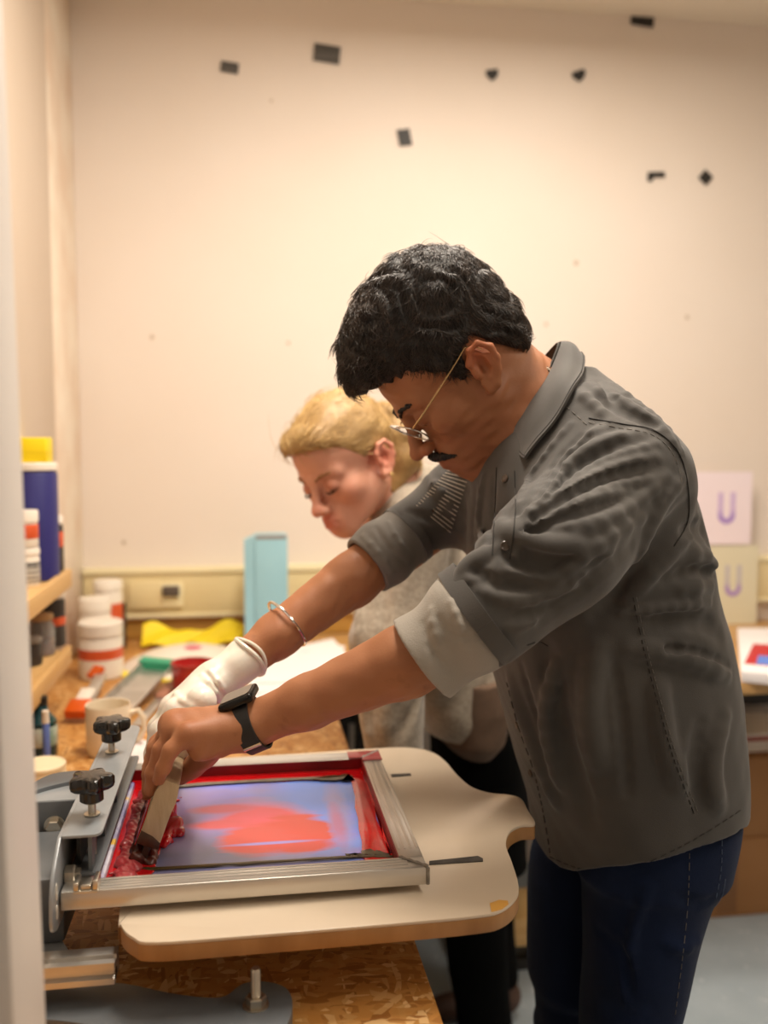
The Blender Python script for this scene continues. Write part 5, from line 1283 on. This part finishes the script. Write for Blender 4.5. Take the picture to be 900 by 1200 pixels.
for s in (-1, 1):
    c = ww((s*.033, .0735, -.0155)); e = G().lathe(c-HW.F*.0122, [(max(.0002, .0122*math.sin(t)), .0122-.0122*math.cos(t)) for t in np.linspace(0, math.pi, 12)], 16, tuple(HW.F)).make('eye', m_eye, wom)
    d = unit(HW.F*.86-HW.U*.5); G().lathe(c+d*.0112, [(.0055, 0), (.0045, .0012), (.0002, .0015)], 16, tuple(d)).make('iris', m_iris, e)
    G().tube([ww((s*x, f_, u_)) for x, f_, u_ in ((.020, .0865, -.022), (.028, .0895, -.0245), (.038, .0885, -.0245), (.047, .081, -.021))], [.0010, .0020, .0020, .0010], 5).make('eyelashes', mat('lash', '4A2A1C', .6), wom)
    s1 = SDF(); s1.chain([ww((s*.014, .0915, .0035)), ww((s*.028, .0875, .0095)), ww((s*.042, .0785, .0095)), ww((s*.054, .062, .003))], [.0020, .0026, .0022, .0014], k=.004); c = ww((s*.032, .085, .008)); s1.mesh(c-.035, c+.035, .0016).build('eyebrow', mat('blonde_brow', '9A6A42', .7), wom)
# hair swept back into a ponytail
Wh = SDF()
def whe(c, r, k=.02): Wh.ell(ww(c), r, HW.R, k)
whe((0, -.014, .031), (.079, .098, .089)); whe((0, .036, .056), (.064, .052, .040)); whe((0, -.055, .015), (.064, .054, .06)); whe((.0, .068, .066), (.05, .026, .020), .02)
FW_ = np.array([(-.2, -.07), (-.10, -.06), (-.07, -.045), (-.045, -.030), (-.025, -.006), (-.005, .000), (.012, -.004), (.03, .018), (.055, .042), (.08, .057), (.10, .064), (.14, .068)])
Wh.disp(lambda p: (.0013*snoise((lambda q: np.stack([q[..., 0]*120, q[..., 1]*26, q[..., 2]*110], -1))(HW.l(p)), 1.0, 61)).astype(f32), 1)
Wh.cut(lambda p: ((lambda q: (np.interp(q[..., 1], FW_[:, 0], FW_[:, 1])-q[..., 2])*.75)(HW.l(p))).astype(f32)+.002*snoise(p, 200, 9), .008)
pt = [ww((0, -.092, .036)), P(450, 492, Y=1.70), P(466, 512, Y=1.685), P(474, 538, Y=1.67), P(462, 574, Y=1.655)]
for a, b, ra, rb in zip(pt[:-1], pt[1:], (.024, .030, .033, .028), (.030, .033, .028, .010)): Wh.cone(a, b, ra, rb, k=.015)
c = ww((0, -.02, .03)); Wh.mesh(c-.21, c+.21, .0026, relax=1).build('hair', m_blonde, wom)
Vh = Wh.V; Nh = vnormals(Vh, Wh.Fc)
if np.dot((Vh-c)[::50].ravel(), Nh[::50].ravel()) < 0: Nh = -Nh
tie = pt[0]
def wflow(p):
    q = (p-HW.O)@HW.R.T; t = tie-p; t /= np.linalg.norm(t, axis=1, keepdims=True)+1e-9
    tail = (q[:, 1:2] < -.105) | ((p[:, 0:1]-tie[0]) > .02)
    d = np.array(pt[3])-np.array(pt[1]); return np.where(tail, d/np.linalg.norm(d), t)
q = (Vh-HW.O)@HW.R.T
ok = (q[:, 2] > np.interp(q[:, 1], FW_[:, 0], FW_[:, 1])+.006) | (q[:, 1] < -.10)
strands('hair_strands', m_bstrand, wom, Vh[ok], Nh[ok], 5200, wflow, (.020, .045), (.0005, .003), .0008, 13, seg=4, jitter=.12, curl=.15)
strands('hair_strands', m_bstrand, wom, Vh[ok], Nh[ok], 260, wflow, (.02, .05), (.005, .014), .0005, 14, seg=5, jitter=.6, curl=.8)
G().lathe(tie-unit(pt[1]-tie)*.004, [(.021, 0), (.025, .003), (.025, .009), (.021, .012)], 20, tuple(unit(pt[1]-tie))).make('hair_tie', mat('tie', '5A3A22', .7), wom)
a = P(421, 480, Y=1.66); b = P(437, 470, Y=1.70); G().tube([a, (a+b)/2+[0, 0, .002], b], [.004, .0055, .004], 8).make('hair_clip', mat('clip', '57514B', .3, .6), wom)
G().lathe(ww((.083, -.010, -.052)), [(.0005, 0), (.004, .002), (.004, .004), (.0005, .006)], 10, tuple(HW.S)).make('earring', mat('earring', 'E8C98A', .2, .9), wom)
# cardigan
m_knit = mat('oatmeal_knit', 'B3A694', .9, c2='8F8373', nscale=120, namt=.5, bump=.8, bscale=260, sheen=.4)
m_under = mat('shaded_brown_hem', '6B5443', .9, c2='594536', nscale=30, bump=.3)  # hem brown darkened to hold the shade below the cardigan
K = SDF(); kr = []
for y, xl, xr, b in ((862, 500, 600, .15), (820, 478, 594, .16), (760, 440, 590, .17), (700, 430, 580, .17), (650, 436, 575, .165), (615, 448, 555, .14), (590, 462, 535, .11), (572, 474, 518, .08)):
    cx, a = ring(xl, xr, 1.80, b); kr.append((P((xl+xr)/2, y, Y=1.80)[2], cx, 1.80, a, b))
K.add(_loft(kr, 2.2), 0)
K.cone(wS+[0, .02, 0], wE, .075, .062, k=.03); K.cone(wE, wWr+(wE-wWr)*.04, .066, .050, k=.02)
K.cone(wSf, wEf, .070, .058, k=.03); K.cone(wEf, wWf2+(wEf-wWf2)*.15, .055, .04, k=.02)
K.cone(P(496, 572, Y=1.72), P(478, 600, Y=1.68), .046, .05, k=.03); K.cone(P(500, 578, Y=1.84), P(484, 590, Y=1.74), .060, .062, k=.03); K.cone(P(486, 575, Y=1.74), P(452, 622, Y=1.67), .034, .034, k=.02); K.cone(P(440, 645, Y=1.72), P(436, 735, Y=1.78), .042, .040, k=.02)
kb = SDF(); kb.p = list(K.p)
folds(K, kb, [([(418, 650), (424, 700), (420, 760)], .009, 1), ([(446, 660), (450, 720), (445, 780)], .009, -1), ([(530, 640), (527, 690), (530, 730)], .008, -1), ([(470, 780), (455, 820), (450, 860)], .010, 1), ([(500, 770), (488, 820), (470, 860)], .008, -1), ([(432, 800), (430, 840), (436, 872)], .008, 1)])
K.disp(lambda p: (.003*snoise(p, 28, 71)+.0016*snoise(p, 90, 72)).astype(f32), 1)
K.cut(_cone(ww((0, -.02, -.05)), wn+[0, 0, -.01], .060, .050), 0) if False else K.sub(_cone(ww((0, -.02, -.05)), wn+[-.02, 0, .02], .064, .046), .01)
K.mesh((-.15, 1.38, .76), (.66, 2.14, 1.36), .0046).build('cardigan', m_knit, wom)
U_ = SDF(); ur = []
for y, xl, xr, b in ((868, 520, 578, .13), (852, 505, 592, .158), (815, 500, 598, .165), (780, 500, 590, .165)):
    cx, a = ring(xl, xr, 1.80, b); ur.append((P((xl+xr)/2, y, Y=1.80)[2], cx, 1.80, a+.004, b+.004))
U_.add(_loft(ur, 2.2), 0); U_.mesh((.1, 1.5, .66), (.66, 2.12, 1.0), .005).build('shirt_hem', m_under, wom)
T_ = SDF(); m_blk = mat('black_trousers', '050505', .95, spec=.08)
hr = []
for y, xl, xr, b in ((1000, 508, 622, .14), (930, 505, 622, .15), (850, 505, 605, .14), (820, 515, 595, .12)):
    cx, a = ring(xl, xr, 1.86, b); hr.append((P((xl+xr)/2, y, Y=1.86)[2], cx, 1.86, a, b))
T_.add(_loft(hr, 2.2), 0)
for h, k_, a in wl: T_.chain([h, k_, a], [.085, .068, .058], k=.03)
T_.cut(lambda p: .08-p[..., 2], .004); T_.disp(lambda p: .003*snoise(p, 35, 81), 1)
T_.mesh((.15, 1.6, .05), (.72, 2.14, .95), .0055).build('trousers', m_blk, wom)
for h, k_, a in wl:
    s_ = SDF(); s_.add(_flat((a[0]+.03, a[1], .045), (a[0]-.15, a[1]-.01, .030), .038, .026, (0, 1, 0), 1.1), .02); s_.cone((a[0], a[1], .05), (a[0], a[1], .10), .036, .036, k=.02); s_.cut(lambda p: .002-p[..., 2], .002)
    sh = s_.mesh((a[0]-.22, a[1]-.08, -.01), (a[0]+.1, a[1]+.08, .15), .005).build('shoe', mat('brown_shoe', '4A3226', .6), wom)
# ------------------------------------------------------------------ shelves and pots on the left wall
def shelf(far_px, near_px, wid, lab, thick=.022):
    f_ = P(*far_px, X=XL+wid); n_ = P(*near_px, X=XL+wid); z = f_[2]; y0, y1 = n_[1]-.10, f_[1]
    e = empty('wall_shelf', (XL+wid/2, (y0+y1)/2, z-thick), label=lab, cat='shelf')
    G().box((XL+.002, y0, z-thick), (XL+wid-.014, y1, z), bev=.002).make('board', m_ply, e)
    G().box((XL+wid-.014, y0, z-thick-.006), (XL+wid, y1+.002, z+.010), bev=.002).make('front_strip', m_ply, e)
    for y in (y0+.03, y1-.06): G().box((XL+.002, y, z-thick-.07), (XL+.016, y+.02, z-thick), bev=.002).box((XL+.002, y, z-thick-.016), (XL+wid*.6, y+.02, z-thick), bev=.002).make('bracket', m_ply, e)
    return z, y0, y1
z1, ya1, yb1 = shelf((84, 672), (30, 716), .10, 'upper pale wooden wall shelf full of ink pots at the left')
z2, ya2, yb2 = shelf((84, 762), (35, 812), .10, 'lower pale wooden wall shelf with glass jar at the left')
def lab_mat(nm, c): return mat(nm, c, .45)
m_or = lab_mat('orange_label', 'D2582E'); m_blue = lab_mat('navy_label', '2A2A6E'); m_dk = lab_mat('charcoal_pot', '3A3634'); m_rd = lab_mat('red_label', 'B52A24')
def pot(x, y, z, r, h, lab, body=None, lid=None, cat='pot', label_c=None, lh=(.45, .75), lidh=.18, name='ink_pot', neck=.92, group=None, grey=False):
    e = empty(name, (x, y, z), label=lab, cat=cat)
    if group: e['group'] = group
    hb = h*(1-lidh)
    G().lathe((x, y, z), [(r*.93, 0), (r, .004), (r, hb-.008), (r*neck, hb)], 36).make('body', body or m_white, e)
    G().lathe((x, y, z+hb), [(r*neck*.99, 0), (r*1.02, .002), (r*1.02, h-hb-.003), (r*.97, h-hb), (.001, h-hb)], 36).make('lid', lid or m_white, e)
    if label_c:
        G().lathe((x, y, z+hb*lh[0]), [(r*1.004, 0), (r*1.012, .0004), (r*1.012, hb*(lh[1]-lh[0])-.0004), (r*1.004, hb*(lh[1]-lh[0]))], 36, close=False).make('label_band', label_c, e)
    return e
def onshelf(px, wpx, ytop, X, z, lab, **k):
    c = P(px, 600, X=X); Y = c[1]; r = wpx/2*Y/FPX*1.0; top = P(px, ytop, X=X)[2]; return pot(X, Y, z+.0005, r, top-z, lab, **k)
XS = XL+.046
onshelf(41, 50, 542, XS, z1, 'tall navy-blue tub with a white lid on the upper wall shelf', body=m_blue, cat='tub', name='paint_tub', lidh=.07)
e = onshelf(32, 32, 585, XS+.004, z1, 'white bottle with orange label in front of the navy tub on the upper shelf', label_c=m_or, lh=(.62, .84), cat='bottle', name='ink_bottle', lidh=.14) if False else None
def pot_at(x, Y, z, r, h, lab, **k): return pot(x, Y, z+.0005, r, h, lab, **k)
# upper shelf, near to far
yA = P(36, 640, X=XS)[1]
q = P(40, 512, X=XS); tub = [o for o in bpy.data.objects if o.name.startswith('paint_tub')][0]; ty = tub.location.y; tz = P(43, 542, X=XS)[2]+.001
e = empty('yellow_box', (XS, ty, tz), label='bright yellow box standing on top of the navy tub, upper shelf', cat='box')
G().box((XS-.032, ty-.032, tz), (XS+.032, ty+.032, tz+.050), bev=.003).make('carton', mat('bright_yellow', 'F0D400', .5), e)
G().box((XS-.0322, ty-.0322, tz+.020), (XS+.0322, ty+.0322, tz+.0215)).make('fold_line', mat('yellow_dark', 'D8BC00', .5), e, smooth=False)
rr = .026; yb_ = ty-.082
pot_at(XS-.002, yb_, z1, .026, .075, 'white bottle with barcode label at the front of the upper shelf, underneath another', cat='bottle', name='ink_bottle', lidh=.2, label_c=mat('barcode', 'D8D2C8', .5, c2='2A2826', nscale=60, stretch=(.2, .2, 14), namt=.1), lh=(.1, .8))
pot_at(XS-.002, yb_, z1+.0765, .025, .072, 'white pot with an orange label stacked on the barcode bottle', cat='pot', lidh=.34, label_c=m_or, lh=(.35, .95))
pot_at(XL+.062, ty+.075, z1, .024, .125, 'dark pot with white cap and orange band behind the navy tub', body=m_dk, cat='pot', lidh=.14, label_c=m_or, lh=(.55, .85))
# lower shelf
yj = P(52, 740, X=XS)[1]
e = empty('glass_jar', (XS, yj-.03, z2), label='glass jar with a cork-brown lid on the lower wall shelf', cat='jar')
m_jar = bpy.data.materials.new('jar_glass'); m_jar.use_nodes = True; b_ = m_jar.node_tree.nodes['Principled BSDF']; b_.inputs['Transmission Weight'].default_value = .8; b_.inputs['Roughness'].default_value = .08; b_.inputs['Base Color'].default_value = (.75, .78, .8, 1)
G().lathe((XS, yj-.03, z2+.0005), [(.024, 0), (.027, .003), (.027, .060), (.022, .068), (.022, .074)], 32).make('jar_body', m_jar, e)
G().lathe((XS, yj-.03, z2+.002), [(.022, 0), (.024, .004), (.024, .028), (.02, .032), (.001, .034)], 24).make('contents', mat('jar_fill', 'A8642E', .7, c2='5A3420', nscale=60), e)
G().lathe((XS, yj-.03, z2+.0745), [(.024, 0), (.025, .002), (.025, .010), (.023, .012), (.001, .012)], 32).make('lid', mat('cork_lid', 'B08E62', .7), e)
pot_at(XS+.006, yj+.055, z2, .027, .125, 'dark grey pot with wide white lid at the far end of the lower shelf', body=m_dk, cat='pot', lidh=.16, label_c=m_or, lh=(.45, .62))
pot_at(XS-.004, yj-.12, z2, .024, .055, 'short grey-lidded pot at the near end of the lower shelf', body=m_dk, lid=mat('grey_lid', '8A857D', .5), cat='pot')
# beneath the lower shelf, on the bench
def onbench(px, ybase): return P(px, ybase, Z=BZ)
b0 = onbench(49, 885)
e = empty('green_bottle', b0, label='dark green bottle standing on the bench under the lower shelf', cat='bottle')
G().lathe(b0, [(.026, 0), (.028, .003), (.028, .065), (.014, .082), (.012, .095)], 28).make('body', mat('dark_green', '0E3A2C', .25, c2='173D50', nscale=20), e)
G().lathe(b0+[0, 0, .0955], [(.013, 0), (.013, .014), (.001, .015)], 20).make('cap', m_black, e)
G().lathe(b0+[0, 0, .022], [(.0283, 0), (.0287, .001), (.0287, .034), (.0283, .035)], 28, close=False).make('label_band', mat('green_label', '2F7A5C', .5, c2='E8E8E0', nscale=30), e)
b1 = onbench(52, 892)+[.0, -.015, 0]; b1 = onbench(55, 898)
e = empty('marker_pen', b1, label='thin blue-and-white marker standing beside the green bottle', cat='pen')
G().lathe(b1, [(.006, 0), (.0065, .002), (.0065, .075), (.005, .078)], 14).make('barrel', mat('blue_pen', '5C74B8', .4), e)
G().lathe(b1+[0, 0, .0785], [(.006, 0), (.006, .022), (.001, .023)], 14).make('cap', m_white, e)
# stack of pale lids
b0 = onbench(50, 930); ls = None
for k in range(6):
    e = empty('pot_lid', b0+[.0008*(k % 2), -.0006*(k % 3), k*.0088], label=('cream round plastic lid topmost of the stack by the partition', 'cream round plastic lid second from the top of the stack', 'cream round plastic lid third from the top of the stack', 'cream round plastic lid fourth from the top of the stack', 'cream round plastic lid second from the bottom of the stack', 'cream round plastic lid at the bottom of the stack')[5-k], cat='lid', group='stack of cream pot lids on the bench')
    x, y, z = e.location
    G().lathe((x, y, z), [(.036, 0), (.037, .001), (.037, .006), (.0355, .0078), (.034, .008), (.033, .0066), (.001, .0066)], 40).make('disc', mat('cream_plastic', 'F0E2BE', .4), e)
# white tubs by the post
def benchpot(px, base_y, wpx, top_y, lab, **k):
    b = onbench(px, base_y); d = b[1]; t = P(px, top_y, Y=d)[2]; pot(b[0], b[1], BZ+.0005, wpx/2*d*1.02/FPX, t-BZ, lab, **k)
benchpot(119, 793, 48, 728, 'largest white tub with an orange label, at the front of the tubs by the post', label_c=m_or, lh=(.48, .72), lidh=.24, cat='tub', name='paint_tub')
b = onbench(116, 766); pot(b[0]+.004, 2.49, BZ+.0005, .040, .165, 'middle white tub with red-and-orange label behind the largest tub', label_c=m_rd, lh=(.50, .72), lidh=.22, cat='tub', name='paint_tub')
pot(b[0]+.022, 2.60, BZ+.0005, .038, .195, 'rearmost white tub by the post, tallest and half hidden', label_c=m_or, lh=(.4, .8), lidh=.14, cat='tub', name='paint_tub')
pot(P(140, 700, Y=2.62)[0], 2.63, BZ+.0005, .016, .125, 'small dark bottle behind the white tubs beside the post', body=m_dk, lid=m_black, cat='bottle', name='ink_bottle')
# mug
b0 = onbench(128, 882); e = empty('mug', b0, label='cream ceramic mug with handle on the bench behind the star knobs', cat='mug')
m_mug = mat('cream_ceramic', 'EADCC2', .2, coat=.4); r = .041
G().lathe(b0, [(.001, .0), (r*.86, 0), (r*.95, .003), (r, .012), (r, .090), (r*.985, .0925), (r*.94, .0915), (r*.93, .085), (r*.90, .010), (.001, .006)], 48, close=False).make('cup', m_mug, e)
hd = unit(_R); G().tube([b0+hd*(r*.97)+[0, 0, .075], b0+hd*(r+.014)+[0, 0, .080], b0+hd*(r+.024)+[0, 0, .066], b0+hd*(r+.025)+[0, 0, .045], b0+hd*(r+.015)+[0, 0, .026], b0+hd*(r*.97)+[0, 0, .022]], [.0058, .0056, .0053, .0053, .0056, .006], 10).make('handle', m_mug, e)
# orange-handled scrapers
def orient_box(a, b, w_, h_, g, bev=.002, up=(0, 0, 1)):
    a = np.array(a, float); b = np.array(b, float); d = unit(b-a); s_ = unit(np.cross(d, up)); u = np.cross(s_, d)
    bm = bmesh.new(); bmesh.ops.create_cube(bm, size=1, matrix=Matrix.Diagonal((np.linalg.norm(b-a), w_, h_, 1))); bmesh.ops.bevel(bm, geom=bm.edges[:], offset=min(bev, h_*.4), segments=2, profile=.5, affect='EDGES')
    g.bm(bm, Matrix.Translation((a+b)/2) @ Matrix((tuple(d), tuple(s_), tuple(u))).transposed().to_4x4()); return g
m_orange = mat('orange_plastic', 'D2560F', .4)
e = empty('ink_scraper', onbench(92, 850), label='orange and white plastic scraper leaning on another, left of the mug', cat='scraper')
a = P(88, 838, Z=BZ+.02); b = P(104, 808, Z=BZ+.05)
orient_box(a, a+(b-a)*.5, .045, .018, G()).make('handle', m_orange, e); orient_box(a+(b-a)*.45, b, .030, .010, G()).make('blade', m_white, e)
e = empty('ink_scraper', onbench(108, 815), label='white-bladed scraper with orange top lying behind the orange one', cat='scraper')
a = P(104, 822, Z=BZ+.012); b = P(118, 792, Z=BZ+.04)
orient_box(a, b, .026, .014, G()).make('blade', m_alu, e); orient_box(b+[-.02, 0, -.004], b+[-.004, .02, .016], .03, .012, G()).make('handle', m_orange, e)
# scoop coater with green end caps
e = empty('scoop_coater', onbench(160, 810), label='long aluminium scoop coater with green end cap lying behind the mug', cat='coater')
a = P(128, 836, Z=BZ+.02); b = P(182, 781, Z=BZ+.052); d = unit(b-a); s_ = unit(np.cross(d, (0, 0, 1))); u = np.cross(s_, d)
prof = [(-.030, .010), (-.026, -.010), (.026, -.014), (.032, -.002), (.030, .0), (.024, -.010), (-.023, -.006), (-.027, .011)]
def sweep(prof, a, b, g):
    v = [tuple(a+s_*x*1.2+u*z) for x, z in prof]+[tuple(b+s_*x*1.2+u*z) for x, z in prof]; n = len(prof)
    return g.add(v, [(i, (i+1) % n, n+(i+1) % n, n+i) for i in range(n)]+[tuple(range(n))[::-1], tuple(range(n, 2*n))])
sweep(prof, a, b, G()).make('trough', m_alu, e, smooth=False)
m_gr = mat('green_cap', '2FA078', .45); capp = [(-.033, .013), (-.029, -.013), (.028, -.017), (.036, -.002), (.028, .008)]
sweep(capp, b-d*.002, b+d*.030, G()).make('end_cap', m_gr, e, smooth=False); sweep(capp, a-d*.004, a+d*.001, G()).make('end_cap', m_gr, e, smooth=False)
# wooden squeegee / spatula behind the mug
e = empty('spatula', onbench(190, 815), label='grey steel spatula with a pinkish wooden handle right of the coater', cat='spatula')
a = P(160, 850, Z=BZ+.006); b = P(188, 818, Z=BZ+.010); c = P(205, 800, Z=BZ+.014)
orient_box(a, b, .022, .002, G(), .0006).make('blade', m_alu, e); orient_box(b, c, .028, .016, G(), .005).make('handle', mat('pink_wood', 'C08A6E', .5, c2='A8705A', nscale=20), e)
# red ink pot
b0 = onbench(226, 815); e = empty('red_ink_tub', b0, label='open translucent tub of red ink on the bench behind the gloved hand', cat='tub')
G().lathe(b0, [(.001, 0), (.040, 0), (.043, .004), (.047, .072), (.049, .073), (.049, .078), (.045, .078), (.044, .070), (.040, .050), (.001, .048)], 40, close=False).make('tub_wall', mat('red_tub', 'A01C20', .3, c2='C03A30', nscale=12, stretch=(1, 1, 4), coat=.3), e)
G().lathe(b0+[0, 0, .050], [(.001, 0), (.0435, 0), (.043, .006), (.001, .008)], 30).make('ink', m_red, e)
# bowl-like curved sheet, yellow papers
def paper(px, z, m, lab, cat='paper', name='paper_sheet', th=.0012, extra=None):
    q = [P(x, y, Z=z) for x, y in px]; c = sum(q)/len(q); e = empty(name, c, label=lab, cat=cat); G().prism([(p[0], p[1]) for p in q], z-th, z, bev=0).make('sheet', m, e, smooth=False); return e
m_yel = mat('yellow_paper', 'F2D818', .6)
e = empty('yellow_paper', onbench(230, 752), label='crumpled bright yellow paper at the back of the bench against the wall', cat='paper')
ya_ = onbench(168, 756); yb2 = onbench(286, 756)
def yel(u, v): p = ya_+(yb2-ya_)*u; return np.array([p[0], 2.66-.06*v+.008*math.sin(9*u+4*v), BZ+.004+.050*(1-v)*(.75+.25*math.sin(8*u+1))+.006*math.sin(17*u+6*v)+.006])
G().sheet(yel, 40, 14, .0016).make('sheet', m_yel, e)
paper([(140, 792), (160, 768), (215, 762), (205, 800)], BZ+.003, m_yel, 'second yellow paper under the coater in front of the white dish')
c0 = onbench(222, 778); e = empty('white_dish', c0, label='large shallow white dish with a pink stain, upturned on the bench behind the red tub', cat='dish')
bm_ = G().lathe(c0, [(.165, 0), (.165, .003), (.150, .012), (.115, .028), (.07, .040), (.001, .046)], 48); bm_.make('dish_shell', m_white, e)
G().lathe(c0+[.01, -.01, .0452], [(.022, 0), (.018, .001), (.001, .0012)], 20).make('pink_stain', mat('pink_stain', 'E0607A', .5), e)
# pink-stained rag by the far knob
e = empty('stained_rag', onbench(168, 880), label='white cloth with pink stains beside the far star knob', cat='cloth')
c0 = onbench(182, 885)
def rag(u, v): x = (u-.5)*.08; y = (v-.5)*.14; return c0+np.array([x+.02*(v-.5), y, .010+.006*math.sin(7*u+3*v)+.005*math.sin(11*v-4*u)])
G().sheet(rag, 24, 30, .004).make('cloth', mat('rag_cloth', 'EFE6E4', .8, c2='E9DEDC', nscale=10, extra=marks('D8688A', 16, .60, .05, .7, 2)), e)
# white papers on the bench behind the forearms
m_pr = mat('print_paper', 'F6F1F2', .7, extra=marks('E79AB0', 9, .63, .04, .6, 6))
paper([(285, 818), (300, 782), (372, 754), (404, 757), (398, 790), (350, 826)], BZ+.0035, m_pr, 'white printed sheet with pink smears on the bench, nearest the forearm')
paper([(300, 800), (318, 764), (390, 748), (408, 768), (395, 800)], BZ+.0060, m_pr, 'second white sheet with pink smears lying over the first one')
paper([(270, 775), (290, 758), (345, 750), (340, 770), (300, 784)], BZ+.0018, m_paper, 'plain white sheet at the back of the bench under the others')
# blue file
Yf = 2.50; a = P(287, 735, Y=Yf); b = P(337, 628, Y=Yf); e = empty('blue_file', (a[0], Yf, BZ), label='tall light blue cardboard file standing on the bench against the wall', cat='file')
xm = P(299, 700, Y=Yf)[0]; m_cy = mat('light_blue_card', '9CCAD8', .6, c2='90BFCE', nscale=5)
G().box((xm, Yf, BZ+.0005), (b[0], Yf+.10, b[2]), bev=.002).make('front_panel', m_cy, e)
G().prism([(a[0], BZ+.0005), (xm-.0006, BZ+.0005), (xm-.0006, b[2]-.004), (a[0], b[2]-.016)], Yf+.004, Yf+.10, axis='y').make('side_panel', m_cy, e, smooth=False)
G().box((xm+.004, Yf-.0008, b[2]-.008), (b[0]-.004, Yf+.02, b[2]+.0012)).make('top_edge', mat('grey_card', '8E8A88', .7), e)
